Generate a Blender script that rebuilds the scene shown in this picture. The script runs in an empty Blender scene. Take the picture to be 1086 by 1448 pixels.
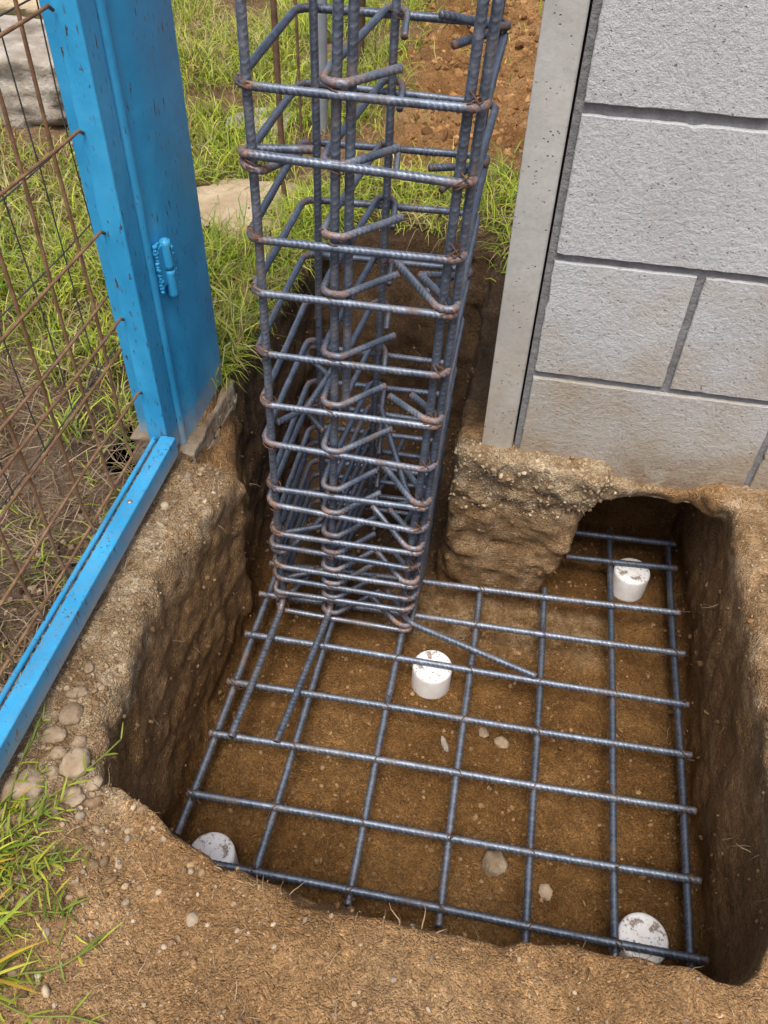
import bpy, math
import numpy as np
from mathutils import Vector, Matrix, noise as mnoise

S = bpy.context.scene
COL = S.collection
rng = np.random.default_rng(7)

# ------------------------------------------------------------------ camera
cam = bpy.data.cameras.new('camera')
co = bpy.data.objects.new('camera', cam)
COL.objects.link(co)
S.camera = co
R = ((0.98256603, 0.1479479, -0.11258514),
     (0.18427322, -0.69473692, 0.69525822),
     (0.02464494, -0.70388353, -0.70988774))          # rows: world axes in the view's right / down / forward
co.matrix_world = Matrix([(R[i][0], -R[i][1], -R[i][2], 0.0) for i in range(3)] + [(0, 0, 0, 1)])
cam.sensor_fit = 'HORIZONTAL'
cam.sensor_width = 36
cam.lens = 36 * 1181 / 1086
cam.clip_start = 0.01
cam.clip_end = 300

# ------------------------------------------------------------------ light
SUN_EL, SUN_AZ = math.radians(66), math.radians(181)   # azimuth from +Y clockwise: behind the viewer
w = bpy.data.worlds.new('World')
S.world = w
w.use_nodes = True
nt = w.node_tree
sky = nt.nodes.new('ShaderNodeTexSky')
sky.sky_type = 'NISHITA'
sky.sun_disc = False
sky.sun_elevation = SUN_EL
sky.sun_rotation = SUN_AZ
sky.air_density = 0.7
sky.dust_density = 4.0
sky.ozone_density = 0.4
bg = nt.nodes['Background']
bg.inputs['Strength'].default_value = 0.14
nt.links.new(sky.outputs[0], bg.inputs[0])
sl = bpy.data.lights.new('sun', 'SUN')
sl.energy = 2.0
sl.angle = math.radians(24)
sl.color = (1.0, 0.95, 0.87)
so = bpy.data.objects.new('sun', sl)
COL.objects.link(so)
sd = Vector((math.sin(SUN_AZ) * math.cos(SUN_EL), math.cos(SUN_AZ) * math.cos(SUN_EL), math.sin(SUN_EL)))
so.rotation_euler = (-sd).to_track_quat('-Z', 'Y').to_euler()
so.location = sd * 5
S.view_settings.view_transform = 'Standard'
S.view_settings.look = 'None'
S.view_settings.exposure = 0.72
S.view_settings.gamma = 1.0


# ------------------------------------------------------------------ materials
class NT:
    def __init__(s, name, bump_base=True):
        s.m = bpy.data.materials.new(name)
        s.m.use_nodes = True
        s.t = s.m.node_tree
        s.b = s.t.nodes['Principled BSDF']
        s.b.inputs['Specular IOR Level'].default_value = 0.3

    def n(s, typ, **kw):
        nd = s.t.nodes.new('ShaderNode' + typ)
        for k, v in kw.items():
            if k in nd.inputs.keys():
                s.put(v, nd.inputs[k])
            else:
                setattr(nd, k, v)
        return nd

    def put(s, v, sock):
        if isinstance(v, bpy.types.NodeSocket):
            s.t.links.new(v, sock)
        else:
            sock.default_value = v

    def pos(s):
        return s.n('NewGeometry').outputs['Position']

    def obj(s):
        return s.n('TexCoord').outputs['Object']

    def noise(s, vec, scale, detail=4, rough=0.55, dist=0.0):
        nd = s.n('TexNoise', Scale=scale, Detail=detail, Roughness=rough, Distortion=dist)
        s.put(vec, nd.inputs['Vector'])
        return nd.outputs['Fac']

    def voro(s, vec, scale, feature='F1', rnd=1.0, out='Distance'):
        nd = s.n('TexVoronoi', feature=feature, Scale=scale, Randomness=rnd)
        s.put(vec, nd.inputs['Vector'])
        return nd.outputs[out]

    def ramp(s, fac, *stops, interp='LINEAR'):
        nd = s.n('ValToRGB')
        nd.color_ramp.interpolation = interp
        e = nd.color_ramp.elements
        while len(e) < len(stops):
            e.new(0.5)
        for k, (p, c) in enumerate(stops):
            e[k].position = p
            e[k].color = (c, c, c, 1) if isinstance(c, (int, float)) else tuple(c) + (1,)
        s.put(fac, nd.inputs['Fac'])
        return nd.outputs['Color']

    def mix(s, fac, a, b, mode='MIX'):
        nd = s.t.nodes.new('ShaderNodeMix')
        nd.data_type = 'RGBA'
        nd.blend_type = mode
        s.put(fac, nd.inputs[0])
        for v, k in ((a, 6), (b, 7)):
            if isinstance(v, tuple) and len(v) == 3:
                v = v + (1,)
            s.put(v, nd.inputs[k])
        return nd.outputs[2]

    def math(s, op, a, b=0.0, clamp=False):
        nd = s.n('Math', operation=op)
        nd.use_clamp = clamp
        s.put(a, nd.inputs[0])
        s.put(b, nd.inputs[1])
        return nd.outputs[0]

    def mapr(s, v, a, b, c=0.0, d=1.0):
        nd = s.n('MapRange')
        for k, q in enumerate((v, a, b, c, d)):
            s.put(q, nd.inputs[k])
        return nd.outputs[0]

    def sep(s, v, k):
        nd = s.n('SeparateXYZ')
        s.put(v, nd.inputs[0])
        return nd.outputs[k]

    def attr(s, name, out='Fac'):
        return s.n('Attribute', attribute_name=name).outputs[out]

    def bump(s, h, dist, strength=1.0, prev=None):
        nd = s.n('Bump', Strength=strength, Distance=dist)
        s.put(h, nd.inputs['Height'])
        if prev is not None:
            s.put(prev, nd.inputs['Normal'])
        return nd.outputs['Normal']

    def out(s, color=None, rough=None, normal=None, metal=None, spec=None):
        for v, k in ((color, 'Base Color'), (rough, 'Roughness'), (normal, 'Normal'), (metal, 'Metallic'), (spec, 'Specular IOR Level')):
            if v is not None:
                if isinstance(v, tuple) and len(v) == 3:
                    v = v + (1,)
                s.put(v, s.b.inputs[k])
        return s.m


def mat_ground():
    k = NT('soil')
    p = k.pos()
    nL = k.noise(p, 5.0, 5, 0.6)
    nM = k.noise(p, 24.0, 8, 0.72)
    nF = k.noise(p, 210.0, 5, 0.75)
    wp = k.n('VectorMath', operation='ADD')
    k.put(p, wp.inputs[0])
    wn = k.n('TexNoise', Scale=30.0, Detail=2.0)
    k.put(p, wn.inputs['Vector'])
    sc = k.n('VectorMath', operation='SCALE')
    k.put(wn.outputs['Color'], sc.inputs[0])
    sc.inputs['Scale'].default_value = 0.02
    k.put(sc.outputs[0], wp.inputs[1])
    vG = k.voro(wp.outputs[0], 150.0)
    vGc = k.voro(wp.outputs[0], 150.0, out='Color')
    vS = k.voro(wp.outputs[0], 430.0)
    vSc = k.voro(wp.outputs[0], 430.0, out='Color')
    crust = k.ramp(nL, (0.3, (0.24, 0.132, 0.056)), (0.5, (0.33, 0.195, 0.088)), (0.7, (0.405, 0.258, 0.13)))
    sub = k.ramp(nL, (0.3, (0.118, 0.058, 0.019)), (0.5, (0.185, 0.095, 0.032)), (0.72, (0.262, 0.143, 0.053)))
    mound = k.ramp(nL, (0.3, (0.17, 0.082, 0.028)), (0.5, (0.27, 0.14, 0.052)), (0.7, (0.38, 0.22, 0.095)))
    gate = k.ramp(nL, (0.3, (0.085, 0.055, 0.035)), (0.55, (0.15, 0.10, 0.065)), (0.75, (0.24, 0.17, 0.11)))
    pale = k.ramp(nM, (0.3, (0.23, 0.155, 0.085)), (0.5, (0.39, 0.29, 0.175)), (0.7, (0.52, 0.42, 0.285)))
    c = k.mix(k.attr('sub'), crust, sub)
    humus_shade = k.ramp(nL, (0.3, (0.055, 0.033, 0.017)), (0.5, (0.095, 0.058, 0.031)), (0.72, (0.15, 0.096, 0.053)))  # dark topsoil tone, deepened with painted trench shade
    c = k.mix(k.attr('mound'), c, mound)
    c = k.mix(k.attr('gate'), c, gate)
    c = k.mix(k.attr('humus_shade'), c, humus_shade)
    pf = k.math('MULTIPLY', k.attr('pale'), k.mapr(nM, 0.35, 0.6, 0.35, 1.0))
    c = k.mix(pf, c, pale)
    # grain: crumbs and grit with their own tint
    g1 = k.ramp(k.sep(vGc, 0), (0.0, 0.62), (0.5, 1.0), (1.0, 1.35))
    c = k.mix(0.4, c, g1, 'MULTIPLY')
    g2 = k.ramp(k.sep(vSc, 1), (0.0, 0.55), (0.55, 1.0), (0.93, 1.1), (1.0, 2.0))
    c = k.mix(0.6, c, g2, 'MULTIPLY')
    g3 = k.ramp(nM, (0.3, 0.62), (0.5, 1.0), (0.7, 1.28))
    c = k.mix(0.8, c, g3, 'MULTIPLY')
    g4 = k.ramp(nF, (0.3, 0.7), (0.5, 1.0), (0.7, 1.25))
    c = k.mix(0.8, c, g4, 'MULTIPLY')
    h = k.math('ADD', k.math('MULTIPLY', vG, -0.45), k.math('MULTIPLY', nF, 0.8))
    n1 = k.bump(nM, 0.008, 0.7)
    n2 = k.bump(h, 0.005, 0.85, n1)
    n3 = k.bump(vS, -0.0035, 0.9, n2)
    return k.out(c, 0.95, n3, spec=0.12)


def mat_rebar():
    k = NT('rebar_steel')
    p = k.pos()
    n = k.noise(p, 60, 5, 0.65)
    n2 = k.noise(p, 400, 3, 0.6)
    base = k.ramp(n, (0.3, (0.055, 0.07, 0.095)), (0.55, (0.115, 0.142, 0.19)), (0.75, (0.22, 0.26, 0.33)))
    base = k.mix(0.5, base, k.ramp(n2, (0.3, 0.55), (0.6, 1.1)), 'MULTIPLY')
    rib = k.attr('rib')
    base = k.mix(k.math('MULTIPLY', rib, 0.4), base, (0.40, 0.45, 0.52))
    ru = k.math('MULTIPLY', k.attr('rust'), k.mapr(k.noise(p, 90, 5, 0.7), 0.42, 0.62), clamp=True)
    few = k.mapr(k.noise(p, 33, 6, 0.75), 0.70, 0.80, 0.0, 0.6)
    ru = k.math('MAXIMUM', ru, few)
    rc = k.ramp(n2, (0.3, (0.10, 0.042, 0.02)), (0.6, (0.27, 0.13, 0.06)), (0.75, (0.40, 0.25, 0.15)))
    c = k.mix(ru, base, rc)
    mud = k.math('MULTIPLY', k.mapr(k.noise(p, 14, 7, 0.75), 0.53, 0.68), 0.6)
    c = k.mix(mud, c, (0.17, 0.105, 0.055))
    ru = k.math('MAXIMUM', ru, mud)
    oi = k.n('ObjectInfo').outputs['Random']
    c = k.mix(0.8, c, k.ramp(oi, (0.0, (0.62, 0.66, 0.72)), (0.5, (1.0, 1.0, 1.0)), (1.0, (1.35, 1.27, 1.2))), 'MULTIPLY')
    metal = k.mapr(ru, 0.0, 1.0, 0.55, 0.05)
    rough = k.mapr(ru, 0.0, 1.0, 0.43, 0.85)
    return k.out(c, rough, k.bump(n2, 0.0012, 0.5), metal, 0.5)


def mat_simple(name, stops, scale, rough=0.7, bump=0.001, bscale=None, metal=0.0, detail=5, spec=0.3):
    k = NT(name)
    p = k.obj()
    n = k.noise(p, scale, detail, 0.65)
    return k.out(k.ramp(n, *stops), rough, k.bump(k.noise(p, bscale or scale * 3, 5, 0.65), bump, 0.8), metal, spec)


def mat_blue():
    k = NT('blue_gate_paint')
    p = k.pos()
    n = k.noise(p, 9, 5, 0.6)
    c = k.ramp(n, (0.3, (0.024, 0.275, 0.53)), (0.55, (0.038, 0.355, 0.645)), (0.75, (0.08, 0.43, 0.72)))
    sq = k.n('Mapping')
    sq.inputs['Scale'].default_value = (1, 1, 0.22)
    k.put(p, sq.inputs[0])
    sp = k.noise(sq.outputs[0], 210, 3, 0.6)
    chips = k.mapr(sp, 0.63, 0.66)
    zone = k.mapr(k.noise(p, 16, 4), 0.38, 0.55)
    chips = k.math('MULTIPLY', chips, zone)
    c = k.mix(chips, c, (0.07, 0.05, 0.04))
    dirt = k.math('MULTIPLY', k.mapr(k.sep(p, 2), -0.84, -0.94), k.mapr(k.noise(p, 40, 6, 0.7), 0.42, 0.62))
    dirt = k.math('MAXIMUM', k.math('MULTIPLY', dirt, 0.6), k.mapr(k.noise(p, 28, 6, 0.75), 0.66, 0.76, 0.0, 0.55))
    c = k.mix(dirt, c, (0.22, 0.19, 0.13))
    dust = k.math('MULTIPLY', k.mapr(k.sep(p, 2), -0.884, -0.905), k.mapr(k.noise(p, 24, 6, 0.7), 0.3, 0.6, 0.15, 0.75))
    c = k.mix(dust, c, (0.36, 0.36, 0.33))
    rough = k.mapr(n, 0.3, 0.7, 0.34, 0.5)
    return k.out(c, rough, k.bump(k.noise(p, 70, 5, 0.6), 0.0016, 0.5), 0.0, 0.45)


def mat_block():
    k = NT('concrete_block')
    p = k.pos()
    n = k.noise(p, 6, 4)
    c = k.ramp(n, (0.3, (0.455, 0.47, 0.475)), (0.7, (0.53, 0.545, 0.55)))
    f = k.noise(p, 330, 4, 0.8)
    f2 = k.noise(p, 110, 4, 0.7)
    c = k.mix(0.75, c, k.ramp(f, (0.28, 0.45), (0.42, 0.92), (0.6, 1.05), (0.75, 1.4)), 'MULTIPLY')
    c = k.mix(0.6, c, k.ramp(f2, (0.25, 0.5), (0.38, 0.98), (0.65, 1.08)), 'MULTIPLY')
    pits = k.mapr(k.voro(p, 130), 0.10, 0.2)
    pm = k.mapr(k.noise(p, 45, 3), 0.48, 0.6)
    pit = k.math('MULTIPLY', k.math('SUBTRACT', 1.0, pits), pm)
    c = k.mix(k.math('MULTIPLY', pit, 0.45), c, (0.17, 0.17, 0.175))
    st = k.math('ADD', k.mapr(k.sep(p, 2), -0.50, -0.95, 0.0, 1.0), k.mapr(k.noise(p, 7, 5, 0.6), 0.2, 0.8, -0.55, 0.55))
    st = k.mapr(st, 0.2, 0.95, 0.0, 0.92)
    c = k.mix(st, c, k.mix(0.2, (0.335, 0.258, 0.150), c, 'MIX'))
    low = k.math('MULTIPLY', k.mapr(k.sep(p, 2), -0.86, -0.96), k.mapr(k.noise(p, 30, 6, 0.7), 0.35, 0.6))
    c = k.mix(k.math('MULTIPLY', low, 0.85), c, (0.22, 0.14, 0.075))
    h = k.math('ADD', f, k.math('MULTIPLY', f2, 1.5))
    nb = k.bump(h, 0.004, 0.8)
    nb = k.bump(pit, -0.004, 0.8, nb)
    return k.out(c, 0.92, nb, spec=0.2)


def mat_pillar():
    k = NT('cast_concrete')
    p = k.pos()
    n = k.noise(p, 8, 5, 0.6)
    c = k.ramp(n, (0.3, (0.33, 0.33, 0.305)), (0.7, (0.455, 0.455, 0.425)))
    hole = k.voro(p, 140)
    pm = k.mapr(k.noise(p, 40, 2), 0.50, 0.62)
    pit = k.math('MULTIPLY', k.mapr(hole, 0.2, 0.08), pm)
    c = k.mix(k.math('MULTIPLY', pit, 0.6), c, (0.14, 0.135, 0.12))
    low = k.math('MULTIPLY', k.mapr(k.sep(p, 2), -0.55, -0.93), k.mapr(k.noise(p, 14, 6, 0.7), 0.25, 0.62))
    c = k.mix(k.math('MULTIPLY', low, 0.75), c, (0.30, 0.225, 0.14))
    c = k.mix(0.35, c, k.ramp(k.noise(p, 150, 4, 0.7), (0.3, 0.7), (0.65, 1.1)), 'MULTIPLY')
    nb = k.bump(k.noise(p, 60, 6, 0.6), 0.002, 0.5)
    return k.out(c, 0.85, k.bump(pit, -0.004, 0.9, nb), spec=0.25)


def mat_blades(name):
    k = NT(name)
    t = k.attr('tint', 'Color')
    v = k.noise(k.pos(), 40, 2)
    c = k.mix(0.5, t, k.ramp(v, (0.3, 0.75), (0.7, 1.2)), 'MULTIPLY')
    k.b.inputs['Subsurface Weight'].default_value = 0.0
    m = k.out(c, 0.5, None, 0, 0.3)
    tr = k.n('BsdfTranslucent')
    k.put(c, tr.inputs['Color'])
    mx = k.n('MixShader')
    mx.inputs[0].default_value = 0.3
    k.put(k.b.outputs[0], mx.inputs[1])
    k.put(tr.outputs[0], mx.inputs[2])
    k.put(mx.outputs[0], k.t.nodes['Material Output'].inputs['Surface'])
    return m


def mat_pvc():
    k = NT('white_pvc')
    p = k.obj()
    a = k.math('MAXIMUM', k.mapr(k.noise(p, 62, 4, 0.7, 0.3), 0.555, 0.62), k.mapr(k.noise(p, 210, 3, 0.6), 0.62, 0.66))
    top = k.mapr(k.sep(p, 2), 0.062, 0.0655)
    a = k.math('MULTIPLY', a, k.mapr(top, 0, 1, 0.06, 1.0))
    film = k.mapr(k.noise(p, 40, 5, 0.7), 0.42, 0.75, 0.0, 0.5)
    c = k.mix(film, (0.80, 0.80, 0.80), (0.50, 0.42, 0.33))
    c = k.mix(k.math('MULTIPLY', a, 0.8), c, (0.16, 0.09, 0.048))
    return k.out(c, 0.35, k.bump(a, 0.002, 0.6), 0, 0.5)


M = dict(
    ground=mat_ground(), rebar=mat_rebar(), blue=mat_blue(), block=mat_block(), pillar=mat_pillar(), pvc=mat_pvc(),
    blade=mat_blades('grass_blade'),
    mortar=mat_simple('dark_mortar', ((0.3, (0.13, 0.13, 0.132)), (0.7, (0.23, 0.23, 0.233))), 30, 0.95, 0.006),
    tiew=mat_simple('rusty_tie_wire', ((0.3, (0.05, 0.028, 0.018)), (0.6, (0.15, 0.075, 0.04))), 120, 0.8, 0.0),
    mesh=mat_simple('rusty_mesh_wire', ((0.3, (0.12, 0.062, 0.03)), (0.5, (0.21, 0.118, 0.06)), (0.7, (0.31, 0.19, 0.105))), 45, 0.8, 0.0012, 220),
    thin=mat_simple('dark_wire', ((0.3, (0.03, 0.03, 0.025)), (0.7, (0.09, 0.085, 0.07))), 45, 0.7, 0.0),
    rod=mat_simple('rusted_rod', ((0.3, (0.07, 0.04, 0.025)), (0.7, (0.20, 0.11, 0.065))), 45, 0.85, 0.0015),
    pipe=mat_simple('grey_plastic_pipe', ((0.3, (0.17, 0.19, 0.21)), (0.7, (0.26, 0.28, 0.30))), 12, 0.5, 0.0),
    stake=mat_simple('weathered_stake', ((0.3, (0.05, 0.032, 0.02)), (0.7, (0.14, 0.09, 0.055))), 25, 0.9, 0.003),
    footing=mat_simple('footing_concrete', ((0.32, (0.15, 0.105, 0.065)), (0.5, (0.25, 0.19, 0.125)), (0.68, (0.36, 0.30, 0.22))), 22, 0.95, 0.012, 55),
    rock=mat_simple('pale_rock', ((0.3, (0.15, 0.12, 0.09)), (0.5, (0.29, 0.25, 0.20)), (0.68, (0.46, 0.42, 0.36))), 9, 0.92, 0.012, 40),
    slab=mat_simple('tan_rock', ((0.3, (0.30, 0.22, 0.13)), (0.7, (0.50, 0.40, 0.27))), 9, 0.95, 0.006, 60),
    screw=mat_simple('screw_steel', ((0.3, (0.2, 0.17, 0.15)), (0.7, (0.5, 0.46, 0.43))), 200, 0.45, 0.0, metal=0.7),
)


def mat_stone():
    k = NT('grey_cobble')
    p = k.pos()
    oi = k.n('ObjectInfo').outputs['Random']
    n = k.noise(p, 45, 5, 0.65)
    a = k.ramp(n, (0.3, (0.22, 0.165, 0.105)), (0.55, (0.35, 0.28, 0.20)), (0.75, (0.46, 0.385, 0.29)))
    b = k.ramp(oi, (0.0, (0.72, 0.66, 0.58)), (1.0, (1.15, 1.1, 1.05)))
    c = k.mix(0.9, a, b, 'MULTIPLY')
    return k.out(c, 0.9, k.bump(k.noise(p, 160, 5, 0.65), 0.003, 0.7), spec=0.2)


M['stone'] = mat_stone()


def mat_gravel():
    k = NT('gravel_grit')
    t = k.attr('tint', 'Color')
    c = k.mix(0.6, t, k.ramp(k.noise(k.pos(), 250, 3), (0.3, 0.7), (0.7, 1.2)), 'MULTIPLY')
    return k.out(c, 0.92, k.bump(k.noise(k.pos(), 300, 3), 0.0015, 0.6), spec=0.2)


M['gravel'] = mat_gravel()


# ------------------------------------------------------------------ helpers
def link(name, me, mat=None, parent=None, smooth=True):
    o = bpy.data.objects.new(name, me)
    COL.objects.link(o)
    if mat is not None and not me.materials:
        me.materials.append(mat)
    if parent is not None:
        o.parent = parent
    me.polygons.foreach_set('use_smooth', np.full(len(me.polygons), bool(smooth)))
    return o


def tag(o, label=None, cat=None, group=None, kind=None):
    for k, v in (('label', label), ('category', cat), ('group', group), ('kind', kind)):
        if v:
            o[k] = v
    return o


def empty(name, loc=(0, 0, 0)):
    o = bpy.data.objects.new(name, None)
    o.empty_display_size = 0.05
    COL.objects.link(o)
    o.location = loc
    return o


def mesh_np(name, V, F):
    """V (n,3); F int array (m,3) or (m,4), or a list of such arrays"""
    if not isinstance(F, list):
        F = [F]
    F = [f for f in F if len(f)]
    me = bpy.data.meshes.new(name)
    me.vertices.add(len(V))
    me.vertices.foreach_set('co', np.ascontiguousarray(V, dtype=np.float32).ravel())
    loops = np.concatenate([f.ravel() for f in F]).astype(np.int32)
    tot = np.concatenate([np.full(len(f), f.shape[1], np.int32) for f in F])
    start = np.concatenate([[0], np.cumsum(tot)[:-1]]).astype(np.int32)
    me.loops.add(len(loops))
    me.loops.foreach_set('vertex_index', loops)
    me.polygons.add(len(tot))
    me.polygons.foreach_set('loop_start', start)
    me.polygons.foreach_set('loop_total', tot)
    me.update(calc_edges=True)
    return me


def fattr(me, name, vals):
    a = me.attributes.new(name, 'FLOAT', 'POINT')
    a.data.foreach_set('value', np.ascontiguousarray(vals, dtype=np.float32))


def cattr(me, name, cols):
    a = me.attributes.new(name, 'FLOAT_COLOR', 'POINT')
    c = np.ones((len(cols), 4), np.float32)
    c[:, :3] = cols
    a.data.foreach_set('color', c.ravel())


def fillet(P, rad, n=7):
    """round the inner corners of a polyline; returns points and a bend weight per point"""
    P = [np.array(p, float) for p in P]
    out, w_ = [P[0]], [0.0]
    for i in range(1, len(P) - 1):
        a, b, c = P[i - 1], P[i], P[i + 1]
        u = (a - b) / np.linalg.norm(a - b)
        v = (c - b) / np.linalg.norm(c - b)
        ang = math.acos(max(-1, min(1, float(u @ v))))
        if ang > 3.0 or ang < 0.12:
            out.append(b)
            w_.append(0)
            continue
        t = min(rad / math.tan(ang / 2), 0.46 * np.linalg.norm(a - b), 0.46 * np.linalg.norm(c - b))
        r_ = t * math.tan(ang / 2)
        bis = (u + v) / np.linalg.norm(u + v)
        cen = b + bis * (r_ / math.sin(ang / 2))
        s0, s1 = b + u * t - cen, b + v * t - cen
        om = math.acos(max(-1, min(1, float(s0 @ s1) / (np.linalg.norm(s0) * np.linalg.norm(s1)))))
        if t < 0.40 * np.linalg.norm(a - b):
            out.append(b + u * (t + 0.004))
            w_.append(0.0)
        for q in range(n + 1):
            f = q / n
            out.append(cen + (math.sin((1 - f) * om) * s0 + math.sin(f * om) * s1) / max(1e-6, math.sin(om)))
            w_.append(1.0)
        if t < 0.40 * np.linalg.norm(c - b):
            out.append(b + v * (t + 0.004))
            w_.append(0.0)
    out.append(P[-1])
    w_.append(0.0)
    return np.array(out), np.array(w_)


def resample(P, W, step):
    d = np.linalg.norm(np.diff(P, axis=0), axis=1)
    s = np.concatenate([[0], np.cumsum(d)])
    n = max(2, int(s[-1] / step) + 1)
    t = np.linspace(0, s[-1], n)
    return np.stack([np.interp(t, s, P[:, k]) for k in range(3)], 1), np.interp(t, s, W), t


def sweep(P, r, sides=8, ribs=None, t=None, closed_caps=True):
    """tube round the points P; returns V, F list, rib weight"""
    n = len(P)
    T = np.gradient(P, axis=0)
    T /= np.linalg.norm(T, axis=1)[:, None] + 1e-12
    ref = np.array([0, 0, 1.0]) if abs(T[0][2]) < 0.9 else np.array([1.0, 0, 0])
    u = np.cross(T[0], ref)
    u /= np.linalg.norm(u)
    U = np.empty_like(P)
    for i in range(n):
        u = u - T[i] * (u @ T[i])
        u = u / np.linalg.norm(u)
        U[i] = u
    Bn = np.cross(T, U)
    ph = np.linspace(0, 2 * np.pi, sides, endpoint=False) + 0.3
    rr = np.full((n, sides), r) if np.isscalar(r) else np.repeat(np.asarray(r)[:, None], sides, 1)
    rb = np.zeros((n, sides))
    if ribs:
        pitch, hgt = ribs
        f = np.abs(((ph + 0.5 * np.pi) % np.pi) - 0.5 * np.pi)            # folded: chevrons on both faces
        x = (t[:, None] + 0.55 * pitch * f[None, :] / (0.5 * np.pi) * 1.6) / pitch
        x = x - np.floor(x)
        rb = np.clip(1 - np.abs(x - 0.5) / 0.2, 0, 1)
        lon = np.clip(1 - np.abs(f - 0.5 * np.pi) / 0.3, 0, 1)[None, :]
        rb = np.maximum(rb, 0.8 * lon * np.ones_like(rb))
        rr = rr - 0.3 * hgt + hgt * rb
    V = P[:, None, :] + rr[:, :, None] * (np.cos(ph)[None, :, None] * U[:, None, :] + np.sin(ph)[None, :, None] * Bn[:, None, :])
    V = V.reshape(-1, 3)
    i = np.arange(n - 1)[:, None] * sides
    j = np.arange(sides)[None, :]
    j2 = (j + 1) % sides
    F = np.stack([i + j, i + j2, i + sides + j2, i + sides + j], -1).reshape(-1, 4)
    Fs = [F]
    rb = rb.ravel()
    if closed_caps:
        V = np.concatenate([V, P[:1], P[-1:]])
        rb = np.concatenate([rb, [0, 0]])
        c0, c1 = len(V) - 2, len(V) - 1
        jj = np.arange(sides)
        Fs.append(np.stack([np.full(sides, c0), (jj + 1) % sides, jj], 1))
        L = (n - 1) * sides
        Fs.append(np.stack([np.full(sides, c1), L + jj, L + (jj + 1) % sides], 1))
    return V, Fs, rb


def rebar(name, pts, r, bend=0.022, parent=None, pitch=0.0085, step=0.0024, rust=1.0, sides=10):
    P, W = fillet(pts, bend)
    P, W, t = resample(P, W, step)
    P = P + 0.0012 * np.stack([np.sin(t * 9 + k * 2.1 + pts[0][0] * 40) for k in range(3)], 1) * np.clip(t / 0.1, 0, 1)[:, None]
    V, F, rb = sweep(P, r, sides, (pitch, r * 0.15), t)
    me = mesh_np(name, V, F)
    fattr(me, 'rib', rb)
    ends = np.clip(1 - np.minimum(t, t[-1] - t) / 0.012, 0, 1)
    # rust spreads a little past each bend
    kk = max(1, int(0.018 / step))
    Ws = np.convolve(np.pad(W, kk, mode='edge'), np.ones(2 * kk + 1) / (2 * kk + 1), 'valid')
    ru = np.clip(np.maximum(np.maximum(W, Ws), ends), 0, 1) * rust
    fattr(me, 'rust', np.concatenate([np.repeat(ru, sides), [1, 1]]))
    return link(name, me, M['rebar'], parent)


def tube(name, pts, r, mat, parent=None, sides=8, bend=0.01, step=0.006):
    P, W = fillet(pts, bend)
    P, W, t = resample(P, W, step)
    V, F, _ = sweep(P, r, sides)
    return link(name, mesh_np(name, V, F), mat, parent)


class MB:
    """collects boxes etc. and links them as one mesh"""
    def __init__(s):
        s.V, s.F, s.n = [], {}, 0

    def add(s, V, F):
        for f in (F if isinstance(F, list) else [F]):
            s.F.setdefault(f.shape[1], []).append(f + s.n)
        s.V.append(np.asarray(V, float))
        s.n += len(V)

    def box(s, lo, hi):
        x0, y0, z0 = lo
        x1, y1, z1 = hi
        V = np.array([(x0, y0, z0), (x1, y0, z0), (x1, y1, z0), (x0, y1, z0), (x0, y0, z1), (x1, y0, z1), (x1, y1, z1), (x0, y1, z1)])
        s.add(V, np.array([(0, 3, 2, 1), (4, 5, 6, 7), (0, 1, 5, 4), (1, 2, 6, 5), (2, 3, 7, 6), (3, 0, 4, 7)]))

    def prism(s, prof, axis_pts):
        """closed profile (list of 3-vectors) pushed along the list of offsets"""
        prof = np.array(prof, float)
        n, m = len(prof), len(axis_pts)
        V = np.concatenate([prof + np.array(a) for a in axis_pts])
        j = np.arange(n)
        Fq = [np.stack([k * n + j, k * n + (j + 1) % n, (k + 1) * n + (j + 1) % n, (k + 1) * n + j], 1) for k in range(m - 1)]
        s.add(V, np.concatenate(Fq))
        s.F.setdefault(n, []).append(j[None, ::-1] + s.n - n * m)
        s.F.setdefault(n, []).append(j[None, :] + s.n - n)

    def build(s, name, mat, parent=None, smooth=False, bevel=0.0, seg=2):
        me = mesh_np(name, np.concatenate(s.V), [np.concatenate(v) for v in s.F.values()])
        o = link(name, me, mat, parent, smooth)
        if bevel:
            b = o.modifiers.new('bevel', 'BEVEL')
            b.width = bevel
            b.segments = seg
            b.limit_method = 'ANGLE'
            b.angle_limit = math.radians(35)
            me.polygons.foreach_set('use_smooth', np.ones(len(me.polygons), dtype=bool))
            b.harden_normals = True
        return o


def smooth01(x):
    x = np.clip(x, 0, 1)
    return x * x * (3 - 2 * x)


def noise2(x, y, wl, seed):
    """2-D value noise at scattered points, -1..1"""
    r_ = np.random.default_rng(seed).uniform(-1, 1, (256, 256))
    gx, gy = x / wl + 71.3, y / wl + 53.7
    ix, iy = np.floor(gx).astype(int), np.floor(gy).astype(int)
    fx, fy = smooth01(gx - ix), smooth01(gy - iy)
    a = r_[ix % 256, iy % 256] * (1 - fx) + r_[(ix + 1) % 256, iy % 256] * fx
    b = r_[ix % 256, (iy + 1) % 256] * (1 - fx) + r_[(ix + 1) % 256, (iy + 1) % 256] * fx
    return a * (1 - fy) + b * fy


# ------------------------------------------------------------------ ground
GZ = -0.93


def mound_w(x, y):
    m = smooth01((x + 0.62 + 0.02 * (y - 2.2)) / 0.35) * smooth01((y - 2.05) / 0.3)
    return m * smooth01((6.5 - y) / 1.5)


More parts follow.
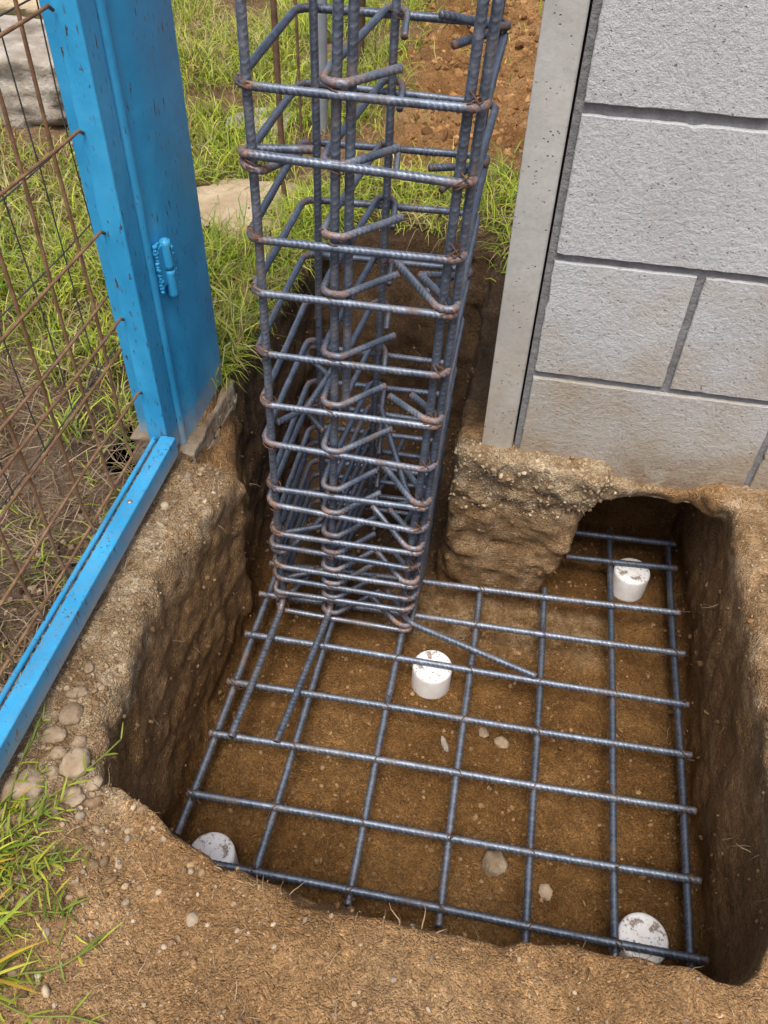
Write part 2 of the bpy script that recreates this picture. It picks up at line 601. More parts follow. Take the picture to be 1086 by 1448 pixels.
def height(x, y):
    h = np.full_like(x, GZ)
    h = h - 0.055 * smooth01((-x - 0.535) / 0.06) * smooth01((1.55 - y) / 0.5)
    h = h + 0.02 * smooth01((-x - 0.8) / 0.5) * smooth01((1.3 - y) / 0.6)
    h = h + 0.42 * np.exp(-((x - 0.55) / 0.55) ** 2 - ((y - 3.3) / 0.95) ** 2)
    h = h + 0.010 * noise2(x, y, 0.30, 1) + 0.006 * noise2(x, y, 0.11, 2) + 0.004 * noise2(x, y, 0.05, 3)
    h = h + 0.05 * noise2(x, y, 1.1, 4) * smooth01((np.hypot(x, y - 1) - 1.3) / 1.0)
    h = h + mound_w(x, y) * (0.05 * noise2(x, y, 0.19, 5) + 0.032 * noise2(x, y, 0.085, 6) + 0.014 * noise2(x, y, 0.04, 9))
    h = h - 0.040 * smooth01((x - 0.185) / 0.03) * smooth01((0.385 - x) / 0.06) * smooth01((y - 1.03) / 0.03) * smooth01((1.2 - y) / 0.05)
    gs = smooth01((-x - 0.54) / 0.05)
    h = h + gs * (0.016 * noise2(x, y, 0.09, 7) + 0.009 * noise2(x, y, 0.045, 8))
    # low shoulder between the post footing and the trench
    h = h - 0.05 * smooth01((x + 0.505) / 0.03) * smooth01((y - 0.955) / 0.06) * smooth01((1.30 - y) / 0.1) * smooth01((-0.36 - x) / 0.04)
    return h


X0, X1, Y0, Y1, Z0, Z1 = -0.66, 0.60, 0.10, 1.98, -1.42, -0.83
HS = 0.005
gx = np.arange(X0, X1 + HS / 2, HS, dtype=np.float32)
gy = np.arange(Y0, Y1 + HS / 2, HS, dtype=np.float32)
gz = np.arange(Z0, Z1 + HS / 2, HS, dtype=np.float32)


def lat(axis, wl):
    n_ = int((axis[-1] - axis[0]) / wl) + 3
    g = (axis - axis[0]) / wl
    i = np.floor(g).astype(int)
    f = smooth01(g - i)
    W_ = np.zeros((len(axis), n_), np.float32)
    W_[np.arange(len(axis)), i] = 1 - f
    W_[np.arange(len(axis)), i + 1] = f
    return W_


def noise3(wl, seed, wz=None):
    A, B, C = lat(gx, wl), lat(gy, wl), lat(gz, wz or wl)
    L = np.random.default_rng(seed).uniform(-1, 1, (A.shape[1], B.shape[1], C.shape[1])).astype(np.float32)
    t = np.tensordot(A, L, (1, 0))
    t = np.tensordot(t, B, (1, 1)).transpose(0, 2, 1)
    return np.tensordot(t, C, (2, 1))


def smax(a, b, k):
    d = np.clip(0.5 + 0.5 * (a - b) / k, 0, 1)
    return b + (a - b) * d + k * d * (1 - d)


def smin(a, b, k):
    return -smax(-a, -b, k)


def build_ground():
    X, Y, Z = gx[:, None, None], gy[None, :, None], gz[None, None, :]
    big = noise3(0.13, 11)
    mid = noise3(0.055, 12)
    low = noise3(0.024, 13)
    fin = noise3(0.011, 14)
    XX, YY = np.meshgrid(gx, gy, indexing='ij')
    H = height(XX, YY)
    edge = np.minimum(np.minimum(XX - X0, X1 - XX), np.minimum(YY - Y0, Y1 - YY))
    fade = smooth01((edge - 0.015) / 0.05)[:, :, None].astype(np.float32)
    D = (Z - H[:, :, None]).astype(np.float32)
    wx = 0.009 * big + 0.006 * mid + 0.002 * low
    wy = 0.012 * np.roll(big, 37, 0) + 0.008 * np.roll(mid, 61, 1) + 0.004 * np.roll(low, 45, 0)
    dep = np.clip((GZ - Z) / 0.4, -0.2, 1.1)
    Xw, Yw = X + wx, Y + wy
    gy1 = gy[None, :, None]
    xl = np.interp(gy1, [0.30, 0.40, 0.50, 0.61, 0.72, 0.855, 0.97, 1.1], [-0.365, -0.398, -0.425, -0.440, -0.445, -0.425, -0.40, -0.42]).astype(np.float32)
    xl = xl + np.clip(dep, 0, 1.05) * (-0.412 - xl)
    xr = np.interp(gy1, [0.33, 0.42, 0.7, 0.85, 1.05], [0.350, 0.392, 0.402, 0.402, 0.402]).astype(np.float32)
    xr = xr + np.clip(dep, 0, 1.05) * (0.422 - xr)
    yf = np.interp(gx, [-0.45, -0.385, -0.32, -0.263, -0.15, 0.02, 0.2, 0.31, 0.40], [0.45, 0.405, 0.372, 0.340, 0.318, 0.312, 0.312, 0.316, 0.335]).astype(np.float32)[:, None, None]
    yf = yf + np.clip(dep, 0, 1.1) * np.clip(0.425 - yf, 0.02, 0.2)
    pit = xl - Xw
    pit = smax(pit, Xw - xr, 0.03)
    pit = smax(pit, yf - Yw, 0.03)
    strip = (0.024 + 0.005 * low) * smooth01((X - 0.185) / 0.02) * smooth01((0.395 - X) / 0.06)
    pit = smax(pit, Yw - 1.058 - strip - 0.052 * np.clip(dep, 0, 1) - 0.01 * mid * np.clip(dep, 0, 1), 0.02)
    trl = np.interp(gy1, [1.0, 1.14, 1.32, 1.75], [-0.425, -0.475, -0.50, -0.44]).astype(np.float32)
    trl = trl + dep * (-0.44 - trl)
    tr = smax(trl - Xw, Xw + 0.052 + 0.012 * dep, 0.02)
    tr = smax(tr, 0.98 - Yw, 0.02)
    tr = smax(tr, Yw - (1.79 - 0.16 * dep), 0.03)
    tun = smax(0.200 - 0.058 * np.clip(dep, 0, 1.1) - Xw, Xw - 0.405 - 0.03 * dep, 0.03)
    tun = smax(tun, 1.02 - Yw, 0.02)
    tun = smax(tun, Yw - 1.40, 0.03)
    tun = smax(tun, Z + 0.991 + 0.006 * mid + 0.2 * np.clip(X - 0.36, 0, 1), 0.015)
    air = smin(smin(pit, tr, 0.03), tun, 0.015)
    zf = -1.342 + 0.012 * big + 0.006 * mid
    air = smax(air, zf - Z, 0.035)
    kk = (0.008 + 0.030 * smooth01((-0.36 - gx) / 0.05) + 0.022 * smooth01((gx - 0.36) / 0.03)).astype(np.float32)[:, None, None]
    D = smax(D, -air, kk)
    hole = (np.sqrt(((X + 0.625) / 0.05) ** 2 + ((Y - 1.09) / 0.13) ** 2 + ((Z + 1.02) / 0.15) ** 2) - 1) * 0.06
    D = smax(D, -hole, 0.015)
    # stony crust of the soil pier under the column, and of the left bank
    pier = smooth01((0.24 - np.abs(X - 0.05)) / 0.05) * smooth01((Y - 0.98) / 0.04) * smooth01((Z + 1.07) / 0.05)
    bank = smooth01((-0.34 - X) / 0.03) * smooth01((X + 0.5) / 0.03) * smooth01((Z + 1.0) / 0.05)
    amp = 1 + 1.2 * pier + 0.6 * bank
    strata = noise3(0.035, 15, 0.012)
    D = D + fade * 0.0022 * strata * smooth01((0.26 - np.abs(X - 0.05)) / 0.05) * smooth01((Y - 0.95) / 0.06) * smooth01((1.14 - Y) / 0.03) * smooth01((-0.95 - Z) / 0.05)
    D = D + fade * (0.0030 * low * amp + 0.0016 * fin * (1 + 0.6 * pier) + 0.009 * mid * pier)
    spade = noise3(0.028, 16, 0.16)
    D = D + fade * 0.0035 * spade * smooth01((-0.95 - Z) / 0.04) * smooth01((Z + 1.33) / 0.03) * (1 - pier)
    # surface nets
    s_ = D < 0
    c = np.zeros(tuple(n - 1 for n in D.shape), np.int8)
    off = [(a, b, d) for a in (0, 1) for b in (0, 1) for d in (0, 1)]
    nx, ny, nz = c.shape
    for a, b, d in off:
        c += s_[a:a + nx, b:b + ny, d:d + nz]
    act = (c > 0) & (c < 8)
    idx = np.full(c.shape, -1, np.int32)
    ai = np.argwhere(act)
    idx[act] = np.arange(len(ai))
    acc = np.zeros((len(ai), 3), np.float64)
    cnt = np.zeros(len(ai))
    val = {o: D[ai[:, 0] + o[0], ai[:, 1] + o[1], ai[:, 2] + o[2]] for o in off}
    for p in off:
        for ax in range(3):
            if p[ax] == 0:
                q = list(p)
                q[ax] = 1
                q = tuple(q)
                a, b = val[p], val[q]
                m = (a < 0) != (b < 0)
                t = np.where(m, a / np.where(a == b, 1, a - b), 0)
                pt = np.repeat(np.array(p, float)[None], len(ai), 0)
                pt[:, ax] = t
                acc[m] += pt[m]
                cnt[m] += 1
    V = (ai + acc / cnt[:, None]) * HS + np.array([X0, Y0, Z0])
    quads = []
    for ax in range(3):
        o1, o2 = [(1, 2), (2, 0), (0, 1)][ax]
        sl0, sl1 = [slice(None)] * 3, [slice(None)] * 3
        sl0[ax], sl1[ax] = slice(None, -1), slice(1, None)
        a, b = s_[tuple(sl0)], s_[tuple(sl1)]
        e = np.argwhere(a != b)
        e = e[(e[:, o1] > 0) & (e[:, o2] > 0) & (e[:, o1] < D.shape[o1] - 1) & (e[:, o2] < D.shape[o2] - 1)]
        fl = a[tuple(e.T)]
        def cell(d1, d2):
            q = e.copy()
            q[:, o1] -= d1
            q[:, o2] -= d2
            return idx[tuple(q.T)]
        Q = np.stack([cell(1, 1), cell(0, 1), cell(0, 0), cell(1, 0)], 1)
        Q[~fl] = Q[~fl][:, ::-1]
        quads.append(Q)
    Q = np.concatenate(quads)
    Q = Q[(Q >= 0).all(1)]
    # far sheet
    fx = np.unique(np.concatenate([np.linspace(-40, -4, 19), np.linspace(-4, -2.2, 37), np.linspace(-2.2, -0.7, 61), np.linspace(-0.7, 0.2, 76), np.linspace(0.2, 3, 57), np.linspace(3, 40, 19), [X0 + 0.005, X1 - 0.005]]))
    fy = np.unique(np.concatenate([np.linspace(-25, -1, 13), np.linspace(-1, 1.98, 60), np.linspace(1.98, 4.4, 187), np.linspace(4.4, 6, 33), np.linspace(6, 60, 25), [Y0 + 0.005, Y1 - 0.005]]))
    FX, FY = np.meshgrid(fx, fy, indexing='ij')
    FH = height(FX, FY)
    inn = (FX > X0) & (FX < X1) & (FY > Y0) & (FY < Y1)
    FH = FH - 0.004 * inn
    n1, n2 = FX.shape
    ii, jj = np.meshgrid(np.arange(n1 - 1), np.arange(n2 - 1), indexing='ij')
    cxm = (fx[:-1] + fx[1:])[:, None] / 2
    cym = (fy[:-1] + fy[1:])[None, :] / 2
    keep = ~((cxm > X0 + 0.005) & (cxm < X1 - 0.005) & (cym > Y0 + 0.005) & (cym < Y1 - 0.005))
    b0 = (ii * n2 + jj)[keep]
    FQ = np.stack([b0, b0 + n2, b0 + n2 + 1, b0 + 1], 1) + len(V)
    VV = np.concatenate([V, np.stack([FX.ravel(), FY.ravel(), FH.ravel()], 1)])
    me = mesh_np('ground', VV, np.concatenate([Q, FQ]).astype(np.int32))
    x, y, z = VV.T
    near = np.zeros(len(VV), bool)
    near[:len(V)] = True
    n_a = noise2(x + 3 * z, y, 0.06, 21)
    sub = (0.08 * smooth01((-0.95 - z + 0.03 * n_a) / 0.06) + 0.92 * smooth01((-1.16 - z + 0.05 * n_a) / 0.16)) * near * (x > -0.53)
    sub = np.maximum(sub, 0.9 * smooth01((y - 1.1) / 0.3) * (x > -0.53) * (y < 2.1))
    gate = smooth01((-x - 0.53 + 0.02 * n_a) / 0.04) * smooth01((2.0 - y) / 0.5)
    md = mound_w(x, y)
    back = smooth01((y - 1.75) / 0.15) * (1 - md) * (1 - gate)
    gate = np.maximum(gate, 0.7 * back)
    gate = np.maximum(gate, 0.85 * smooth01((y - 1.10) / 0.12) * smooth01((2.1 - y) / 0.25) * (x < 0.0))  # dark soil mix over the trench, also painting in its shade
    pale = smooth01((0.27 - np.abs(x - 0.05)) / 0.08) * smooth01((y - 0.95) / 0.08) * smooth01((1.12 - y) / 0.03) * (0.42 + 0.75 * smooth01((z + 1.06 + 0.03 * n_a) / 0.06)) * near
    pale = np.maximum(pale, 0.95 * smooth01((-0.335 - x + 0.015 * n_a) / 0.05) * smooth01((x + 0.525) / 0.03) * smooth01((z + 1.02 + 0.03 * n_a) / 0.07) * smooth01((1.0 - y) / 0.08) * smooth01((y - 0.30) / 0.1) * near)
    pale = np.maximum(pale, 0.6 * smooth01((x - 0.375) / 0.03) * smooth01((0.54 - x + 0.03 * n_a) / 0.12) * smooth01((z + 1.03) / 0.08) * (y < 1.12) * near)
    humus_shade = 0.9 * smooth01((y - 1.08 + 0.03 * n_a) / 0.10) * smooth01((1.95 - y + 0.05 * n_a) / 0.15) * (x < 0.0) * smooth01((x + 0.53 + 0.02 * n_a) / 0.05)  # trench behind the cage: dark topsoil plus shade put into the colour
    for nm, v in (('humus_shade', humus_shade), ('sub', sub), ('gate', gate), ('mound', md), ('pale', pale)):
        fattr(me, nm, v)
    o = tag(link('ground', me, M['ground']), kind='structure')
    return V, Q


GV, GQ = build_ground()
_a, _b, _c = GV[GQ[:, 0]], GV[GQ[:, 1]], GV[GQ[:, 3]]
GN = np.cross(_b - _a, _c - _a)
GN /= np.linalg.norm(GN, axis=1)[:, None] + 1e-12
GC = GV[GQ].mean(1)


# ------------------------------------------------------------------ loose gravel (stuff)
def ico(sub):
    import bmesh
    bm = bmesh.new()
    bmesh.ops.create_icosphere(bm, subdivisions=sub, radius=1.0)
    V = np.array([v.co[:] for v in bm.verts])
    F = np.array([[v.index for v in f.verts] for f in bm.faces])
    bm.free()
    return V, F


def scatter_grit(name, N, pick, size, flat, cols, seed, sub=1, pts=None):
    r_ = np.random.default_rng(seed)
    BV, BF = ico(sub)
    k = r_.choice(pick, N)
    C = GC[k] + r_.uniform(-0.0025, 0.0025, (N, 3))
    if pts is not None:
        C = pts
    sz = size(r_, N)
    Rm = np.linalg.qr(r_.normal(size=(N, 3, 3)))[0]
    ax = r_.uniform(0.5, 1.35, (N, 3))
    jit = r_.uniform(0.78, 1.22, (N, len(BV), 1)) if sub == 1 else r_.uniform(0.88, 1.12, (N, len(BV), 1))
    V = np.einsum('nij,nvj->nvi', Rm, BV[None] * ax[:, None, :] * jit) * sz[:, None, None]
    nk = GN[k] if pts is None else np.array([[0, 0, 1.0]])
    V = V + (C + nk * (sz * flat)[:, None])[:, None, :]
    F = (BF[None] + (np.arange(N) * len(BV))[:, None, None]).reshape(-1, 3)
    me = mesh_np(name, V.reshape(-1, 3), F)
    ci = np.asarray(cols)[r_.integers(0, len(cols), N)] * r_.uniform(0.7, 1.25, (N, 1))
    cattr(me, 'tint', np.repeat(ci, len(BV), 0))
    return link(name, me, M['gravel'], smooth=(sub > 1))


up = GN[:, 2] > 0.6
fore = np.where(up & (GC[:, 1] < 0.42) & (GC[:, 0] > -0.5) & (GC[:, 2] > -1.0))[0]
leftbank = np.where(up & (GC[:, 0] < -0.33) & (GC[:, 0] > -0.52) & (GC[:, 2] > -1.03) & (GC[:, 1] > 0.25) & (GC[:, 1] < 1.0))[0]
rightbank = np.where((GN[:, 2] > 0.3) & (GC[:, 0] > 0.33) & (GC[:, 2] > -1.05))[0]
floor_i = np.where(up & (GC[:, 2] < -1.28))[0]
walls = np.where((np.abs(GN[:, 2]) < 0.75) & (GC[:, 2] < -0.93))[0]
pier_i = np.where((GC[:, 0] > -0.08) & (GC[:, 0] < 0.22) & (GC[:, 1] > 0.98) & (GC[:, 1] < 1.10) & (GC[:, 2] > -1.06) & (GN[:, 1] < 0.3))[0]
gate_i = np.where(up & (GC[:, 0] < -0.54))[0]
TAN = [(0.30, 0.20, 0.105), (0.25, 0.155, 0.08), (0.33, 0.24, 0.145), (0.18, 0.11, 0.055), (0.36, 0.285, 0.20), (0.25, 0.20, 0.145)]
BRN = [(0.19, 0.11, 0.048), (0.15, 0.085, 0.036), (0.23, 0.14, 0.065), (0.27, 0.175, 0.09)]
PAL = [(0.37, 0.28, 0.175), (0.30, 0.215, 0.125), (0.42, 0.335, 0.23), (0.24, 0.165, 0.095)]
sm = lambda a, b, p=3.0: (lambda r_, n: a + (b - a) * r_.random(n) ** p)
gpick = np.concatenate([fore, leftbank, leftbank, leftbank, fore[GC[fore, 0] < -0.15], rightbank])
tag(scatter_grit('gravel', 10000, gpick, sm(0.0006, 0.003, 3.5), 0.25, TAN, 31), kind='stuff')
lb2 = np.concatenate([leftbank, fore[(GC[fore, 0] < -0.22)], fore[(GC[fore, 0] < -0.3)]])
tag(scatter_grit('gravel', 420, lb2, sm(0.002, 0.0075, 2.4), -0.2, PAL + TAN, 32, 2), kind='stuff')
tag(scatter_grit('soil_crumbs', 7000, np.concatenate([floor_i, floor_i, floor_i, walls[::4]]), sm(0.0009, 0.005, 3.5), 0.25, BRN, 33), kind='stuff')
tag(scatter_grit('rubble', 900, pier_i, sm(0.001, 0.005, 3.0), -0.1, PAL, 34, 1), kind='stuff')
tag(scatter_grit('soil_crumbs', 3500, gate_i, sm(0.001, 0.007, 3), 0.25, [(0.14, 0.09, 0.055), (0.2, 0.13, 0.08), (0.09, 0.06, 0.04), (0.3, 0.22, 0.15)], 35), kind='stuff')


r_ = np.random.default_rng(36)
mx_, my_ = r_.uniform(-0.6, 0.15, 9000), r_.uniform(2.05, 4.3, 9000)
mk = mound_w(mx_, my_) > r_.random(9000) * 0.9 + 0.1
mp = np.stack([mx_, my_, height(mx_, my_)], 1)[mk]
tag(scatter_grit('soil_clods', len(mp), up.nonzero()[0], sm(0.002, 0.016, 5.0), -0.1, [(0.27, 0.14, 0.052), (0.20, 0.10, 0.037), (0.34, 0.195, 0.08), (0.15, 0.075, 0.03)], 36, 1, mp), kind='stuff')


# ------------------------------------------------------------------ grass, straw (stuff)
def strips(name, base, yaw, lean, length, width, tint, curl, seed, seg=4, mat='blade'):
    r_ = np.random.default_rng(seed)
    N = len(base)
    t = np.linspace(0, 1, seg + 1)
    dirh = np.stack([np.cos(yaw), np.sin(yaw), np.zeros(N)], 1)
    side0 = np.stack([-np.sin(yaw), np.cos(yaw), np.zeros(N)], 1)
    P = np.empty((N, seg + 1, 3))
    pos = base.copy()
    th = lean.copy()
    wob = r_.uniform(-1, 1, (N, seg + 1)) * 0.35
    for i in range(seg + 1):
        P[:, i] = pos
        d = dirh * np.sin(th)[:, None] + np.array([0, 0, 1.0]) * np.cos(th)[:, None] + side0 * (wob[:, i] * np.sin(th + 0.3))[:, None]
        pos = pos + d * (length / seg)[:, None]
        th = th + curl / seg
    wd = width[:, None] * np.clip(1.15 - t[None] ** 1.6, 0.08, 1)
    sd_ = side0 + 0.5 * r_.uniform(-1, 1, (N, 3))
    sd_ /= np.linalg.norm(sd_, axis=1)[:, None]
    L = P - sd_[:, None, :] * wd[..., None] / 2
    Rr = P + sd_[:, None, :] * wd[..., None] / 2
    V = np.stack([L, Rr], 2).reshape(N, -1, 3)
    q = np.arange(seg)[:, None] * 2 + np.array([0, 1, 3, 2])[None]
    F = (q[None] + (np.arange(N) * (2 * seg + 2))[:, None, None]).reshape(-1, 4)
    me = mesh_np(name, V.reshape(-1, 3), F)
    cattr(me, 'tint', np.repeat(tint, 2 * seg + 2, 0))
    return link(name, me, M[mat])


GREEN = np.array([(0.23, 0.33, 0.028), (0.35, 0.42, 0.038), (0.14, 0.23, 0.02), (0.46, 0.48, 0.055), (0.29, 0.37, 0.033)])
DRY = np.array([(0.42, 0.36, 0.12), (0.36, 0.27, 0.12), (0.50, 0.44, 0.22), (0.28, 0.20, 0.09)])


def tints(r_, n, pdry):
    d = r_.random(n) < pdry
    c = np.where(d[:, None], DRY[r_.integers(0, len(DRY), n)], GREEN[r_.integers(0, len(GREEN), n)])
    return c * r_.uniform(0.75, 1.3, (n, 1))


def lawn(name, n, xr_, yr_, keepf, lmin, lmax, wid, pdry, seed, curl=(0.6, 2.2), lean=(0.05, 0.7)):
    r_ = np.random.default_rng(seed)
    x, y = r_.uniform(*xr_, n), r_.uniform(*yr_, n)
    m = keepf(x, y, r_)
    x, y = x[m], y[m]
    n = len(x)
    z = height(x, y) - 0.006
    patch = noise2(x, y, 0.35, seed + 50)
    length = r_.uniform(lmin, lmax, n) * (1 + 0.3 * patch)
    pd = np.clip(pdry + 0.35 * noise2(x, y, 0.25, seed + 51), 0, 1)
    return tag(strips(name, np.stack([x, y, z], 1), r_.uniform(0, 2 * np.pi, n), r_.uniform(*lean, n), length, r_.uniform(*wid, n), tints(r_, n, pd), r_.uniform(*curl, n), seed), kind='stuff')


def k_back(x, y, r_):
    trench = (x > -0.47) & (x < -0.03) & (y < 1.84 + 0.05 * noise2(x, y, 0.08, 77))
    slab = ((x + 0.66) / 0.18) ** 2 + ((y - 1.86) / 0.15) ** 2 < 1
    md = mound_w(x, y)
    keep = ~trench & ~((x > -0.02) & (y < 1.6)) & (r_.random(len(x)) > 0.985 * np.clip(md * 1.5 - 0.2, 0, 1))
    keep &= ~slab | (r_.random(len(x)) < 0.04)
    keep &= ~((x < -0.5) & (y < 1.75) & (r_.random(len(x)) < 0.3))
    keep &= ~((x > -0.42) & (y < 2.75) & (r_.random(len(x)) < 0.82))
    return keep & (noise2(x, y, 0.22, 78) > -0.62 + 0.4 * r_.random(len(x)))


lawn('grass', 150000, (-2.9, 0.35), (1.25, 5.2), lambda x, y, r_: k_back(x, y, r_) & ((x < -0.49) | (y > 1.8)) & (x > -0.62 * y - 0.35), 0.05, 0.13, (0.0018, 0.0040), 0.34, 41, (0.6, 3.2))
lawn('grass', 5200, (-0.56, -0.41), (1.18, 1.95), lambda x, y, r_: (x < np.interp(y, [1.15, 1.32, 1.75, 1.9], [-0.495, -0.515, -0.465, -0.42])), 0.05, 0.12, (0.0018, 0.0034), 0.12, 42, (0.8, 2.6), (0.3, 1.1))
lawn('grass', 1300, (-0.5, 0.05), (1.78, 2.15), lambda x, y, r_: ((y > 1.83) | (x > -0.04)) & (noise2(x, y, 0.1, 79) > -0.2), 0.06, 0.14, (0.0018, 0.0036), 0.2, 43, (1.0, 2.8), (0.3, 1.0))
lawn('grass', 700, (-0.07, 0.0), (1.5, 1.95), lambda x, y, r_: (x > -0.04) & (y > 1.6 + 0.3 * r_.random(len(x))), 0.05, 0.13, (0.0016, 0.003), 0.15, 44, (1.2, 3.0), (0.4, 1.2))
lawn('grass', 15000, (-1.6, -0.56), (0.62, 1.6), lambda x, y, r_: (noise2(x, y, 0.09, 80) + 0.9 * (y - 1.18) / 0.4 > 0.25 * r_.random(len(x))), 0.05, 0.13, (0.002, 0.004), 0.2, 45)
lawn('grass', 3200, (-1.4, -0.56), (0.2, 1.2), lambda x, y, r_: noise2(x, y, 0.06, 81) > 0.12, 0.03, 0.09, (0.0016, 0.003), 0.25, 46, (0.8, 2.6), (0.3, 1.2))
lawn('grass', 900, (-0.56, -0.33), (0.10, 0.36), lambda x, y, r_: (noise2(x, y, 0.05, 82) > 0.0) & (x < -0.36 - 0.25 * (y - 0.1) + 0.1 * r_.random(len(x)) - 0.03), 0.02, 0.06, (0.001, 0.0022), 0.3, 47, (0.8, 2.6), (0.4, 1.3))


def straw(n, xr_, yr_, lo, hi, seed, zfun=height):
    r_ = np.random.default_rng(seed)
    x, y = r_.uniform(*xr_, n), r_.uniform(*yr_, n)
    z = zfun(x, y) + 0.004
    c = np.array([(0.25, 0.17, 0.10), (0.34, 0.25, 0.15), (0.17, 0.11, 0.065), (0.42, 0.34, 0.22)])[r_.integers(0, 4, n)] * r_.uniform(0.7, 1.2, (n, 1))
    return tag(strips('straw', np.stack([x, y, z], 1), r_.uniform(0, 6.28, n), r_.uniform(1.0, 1.5, n), r_.uniform(lo, hi, n), r_.uniform(0.0008, 0.002, n), c, r_.uniform(-0.4, 0.9, n), seed), kind='stuff')


straw(3800, (-1.4, -0.55), (0.15, 1.35), 0.03, 0.12, 51)
straw(2500, (-2.2, -0.5), (1.3, 4.0), 0.05, 0.14, 52)
# roots and straw sticking out of the cut faces and lying on the floor and bank
for pick, n, lo, hi, sd_ in ((walls, 160, 0.008, 0.03, 53), (floor_i, 200, 0.008, 0.03, 54), (np.concatenate([leftbank, fore]), 900, 0.006, 0.028, 55)):
    r_ = np.random.default_rng(sd_)
    k_ = r_.choice(pick, n)
    d = GN[k_] + 0.8 * r_.normal(size=(n, 3))
    d /= np.linalg.norm(d, axis=1)[:, None]
    c = np.array([(0.22, 0.14, 0.075), (0.32, 0.23, 0.13), (0.13, 0.08, 0.045), (0.42, 0.33, 0.2)])[r_.integers(0, 4, n)] * r_.uniform(0.7, 1.2, (n, 1))
    tag(strips('roots', GC[k_], np.arctan2(d[:, 1], d[:, 0]), np.arccos(np.clip(d[:, 2], -1, 1)), r_.uniform(lo, hi, n), r_.uniform(0.0006, 0.0014, n), c, r_.uniform(-0.6, 1.2, n), sd_), kind='stuff')


def ray_ground(x, y):
    d = (GC[:, 0] - x) ** 2 + (GC[:, 1] - y) ** 2 + 1e-3 * (GC[:, 2] < -1.1) * 0
    c = np.argsort(d)[:12]
    return GC[c, 2].max()


# ------------------------------------------------------------------ block wall and column
CY = 1.093
wall = tag(empty('block_wall', (0.8, CY + 0.06, -0.98)), 'grey concrete block wall with staggered recessed joints, undermined by the pit', 'wall')


def wall_part(mb, name, mat, **kw):
    o = mb.build(name, mat, None, **kw)
    o.parent = wall
    o.matrix_parent_inverse = Matrix.Translation(-wall.location)
    return o


def rough_block(x0, x1, z0, z1, seed):
    """a block face with slightly chipped arrises: a rounded outline pushed back to the rear of the wall"""
    r_ = np.random.default_rng(seed)
    pts = []
    n = 14
    for (ax, az), (bx, bz) in (((x0, z0), (x1, z0)), ((x1, z0), (x1, z1)), ((x1, z1), (x0, z1)), ((x0, z1), (x0, z0))):
        m = max(4, int(abs(bx - ax + bz - az) / 0.011))
        for q in range(m):
            f = q / m
            x, z = ax + (bx - ax) * f, az + (bz - az) * f
            pts.append([x, z])
    P = np.array(pts)
    cxm, czm = (x0 + x1) / 2, (z0 + z1) / 2
    # rounded corners of uneven radius
    for (sx, sz) in ((-1, -1), (1, -1), (1, 1), (-1, 1)):
        rr = r_.choice([0.003, 0.004, 0.006, 0.014], p=[0.4, 0.3, 0.2, 0.1])
        cx_, cz_ = (x1 - rr if sx > 0 else x0 + rr), (z1 - rr if sz > 0 else z0 + rr)
        m = ((P[:, 0] - cx_) * sx > 0) & ((P[:, 1] - cz_) * sz > 0)
        v = P[m] - [cx_, cz_]
        l = np.linalg.norm(v, axis=1)[:, None] + 1e-9
        P[m] = [cx_, cz_] + v / l * np.minimum(l, rr)
    jit = r_.uniform(0, 0.0013, len(P)) + (r_.random(len(P)) < 0.06) * r_.uniform(0, 0.003, len(P))
    inward = np.stack([np.sign(cxm - P[:, 0]) * (np.minimum(np.abs(P[:, 0] - x0), np.abs(P[:, 0] - x1)) < 1e-4),
                       np.sign(czm - P[:, 1]) * (np.minimum(np.abs(P[:, 1] - z0), np.abs(P[:, 1] - z1)) < 1e-4)], 1)
    P = P + inward * jit[:, None]
    n = len(P)
    yo = r_.uniform(-0.0008, 0.0008)
    ins = P + (np.array([cxm, czm]) - P) / np.maximum(np.linalg.norm(P - [cxm, czm], axis=1)[:, None], 1e-6) * 0.0014
    V = np.concatenate([np.stack([ins[:, 0], np.full(n, CY + yo), ins[:, 1]], 1),
                        np.stack([P[:, 0], np.full(n, CY + yo + 0.0013), P[:, 1]], 1),
                        np.stack([P[:, 0], np.full(n, CY + 0.14), P[:, 1]], 1)])
    j = np.arange(n)
    Fq = np.concatenate([np.stack([k * n + j, k * n + (j + 1) % n, (k + 1) * n + (j + 1) % n, (k + 1) * n + j], 1)[:, ::-1] for k in (0, 1)])
    return V, Fq, n


mb = MB()
courses = [(-0.985, -0.770, [0.05, 0.42, 0.43, 0.83, 0.84, 1.24, 1.25, 1.60]),
           (-0.760, -0.573, [0.05, 0.2455, 0.2555, 0.645, 0.655, 1.045, 1.055, 1.60]),
           (-0.562, -0.377, [0.05, 0.445, 0.455, 0.845, 0.855, 1.245, 1.255, 1.60]),
           (-0.364, -0.175, [0.05, 0.272, 0.284, 0.674, 0.684, 1.074, 1.084, 1.60]),
           (-0.165, 0.025, [0.05, 0.445, 0.455, 0.845, 0.855, 1.245, 1.255, 1.60]),
           (0.035, 0.225, [0.05, 0.245, 0.255, 0.645, 0.655, 1.045, 1.055, 1.60]),
           (0.235, 0.425, [0.05, 0.445, 0.455, 0.845, 0.855, 1.245, 1.255, 1.60])]
sd_ = 100
for z0, z1, xs in courses:
    for k in range(0, len(xs), 2):
        V, Fq, n = rough_block(xs[k], xs[k + 1], z0, z1, sd_)
        sd_ += 1
        n0 = mb.n
        mb.add(V, Fq)
        mb.F.setdefault(n, []).append(np.arange(n)[None, :] + n0)
        mb.F.setdefault(n, []).append(np.arange(n)[None, ::-1] + n0 + 2 * n)
wall_part(mb, 'masonry', M['block'])
mb = MB()
mb.box((0.0405, CY + 0.0065, -0.983), (1.598, CY + 0.13, 0.42))
wall_part(mb, 'mortar', M['mortar'])

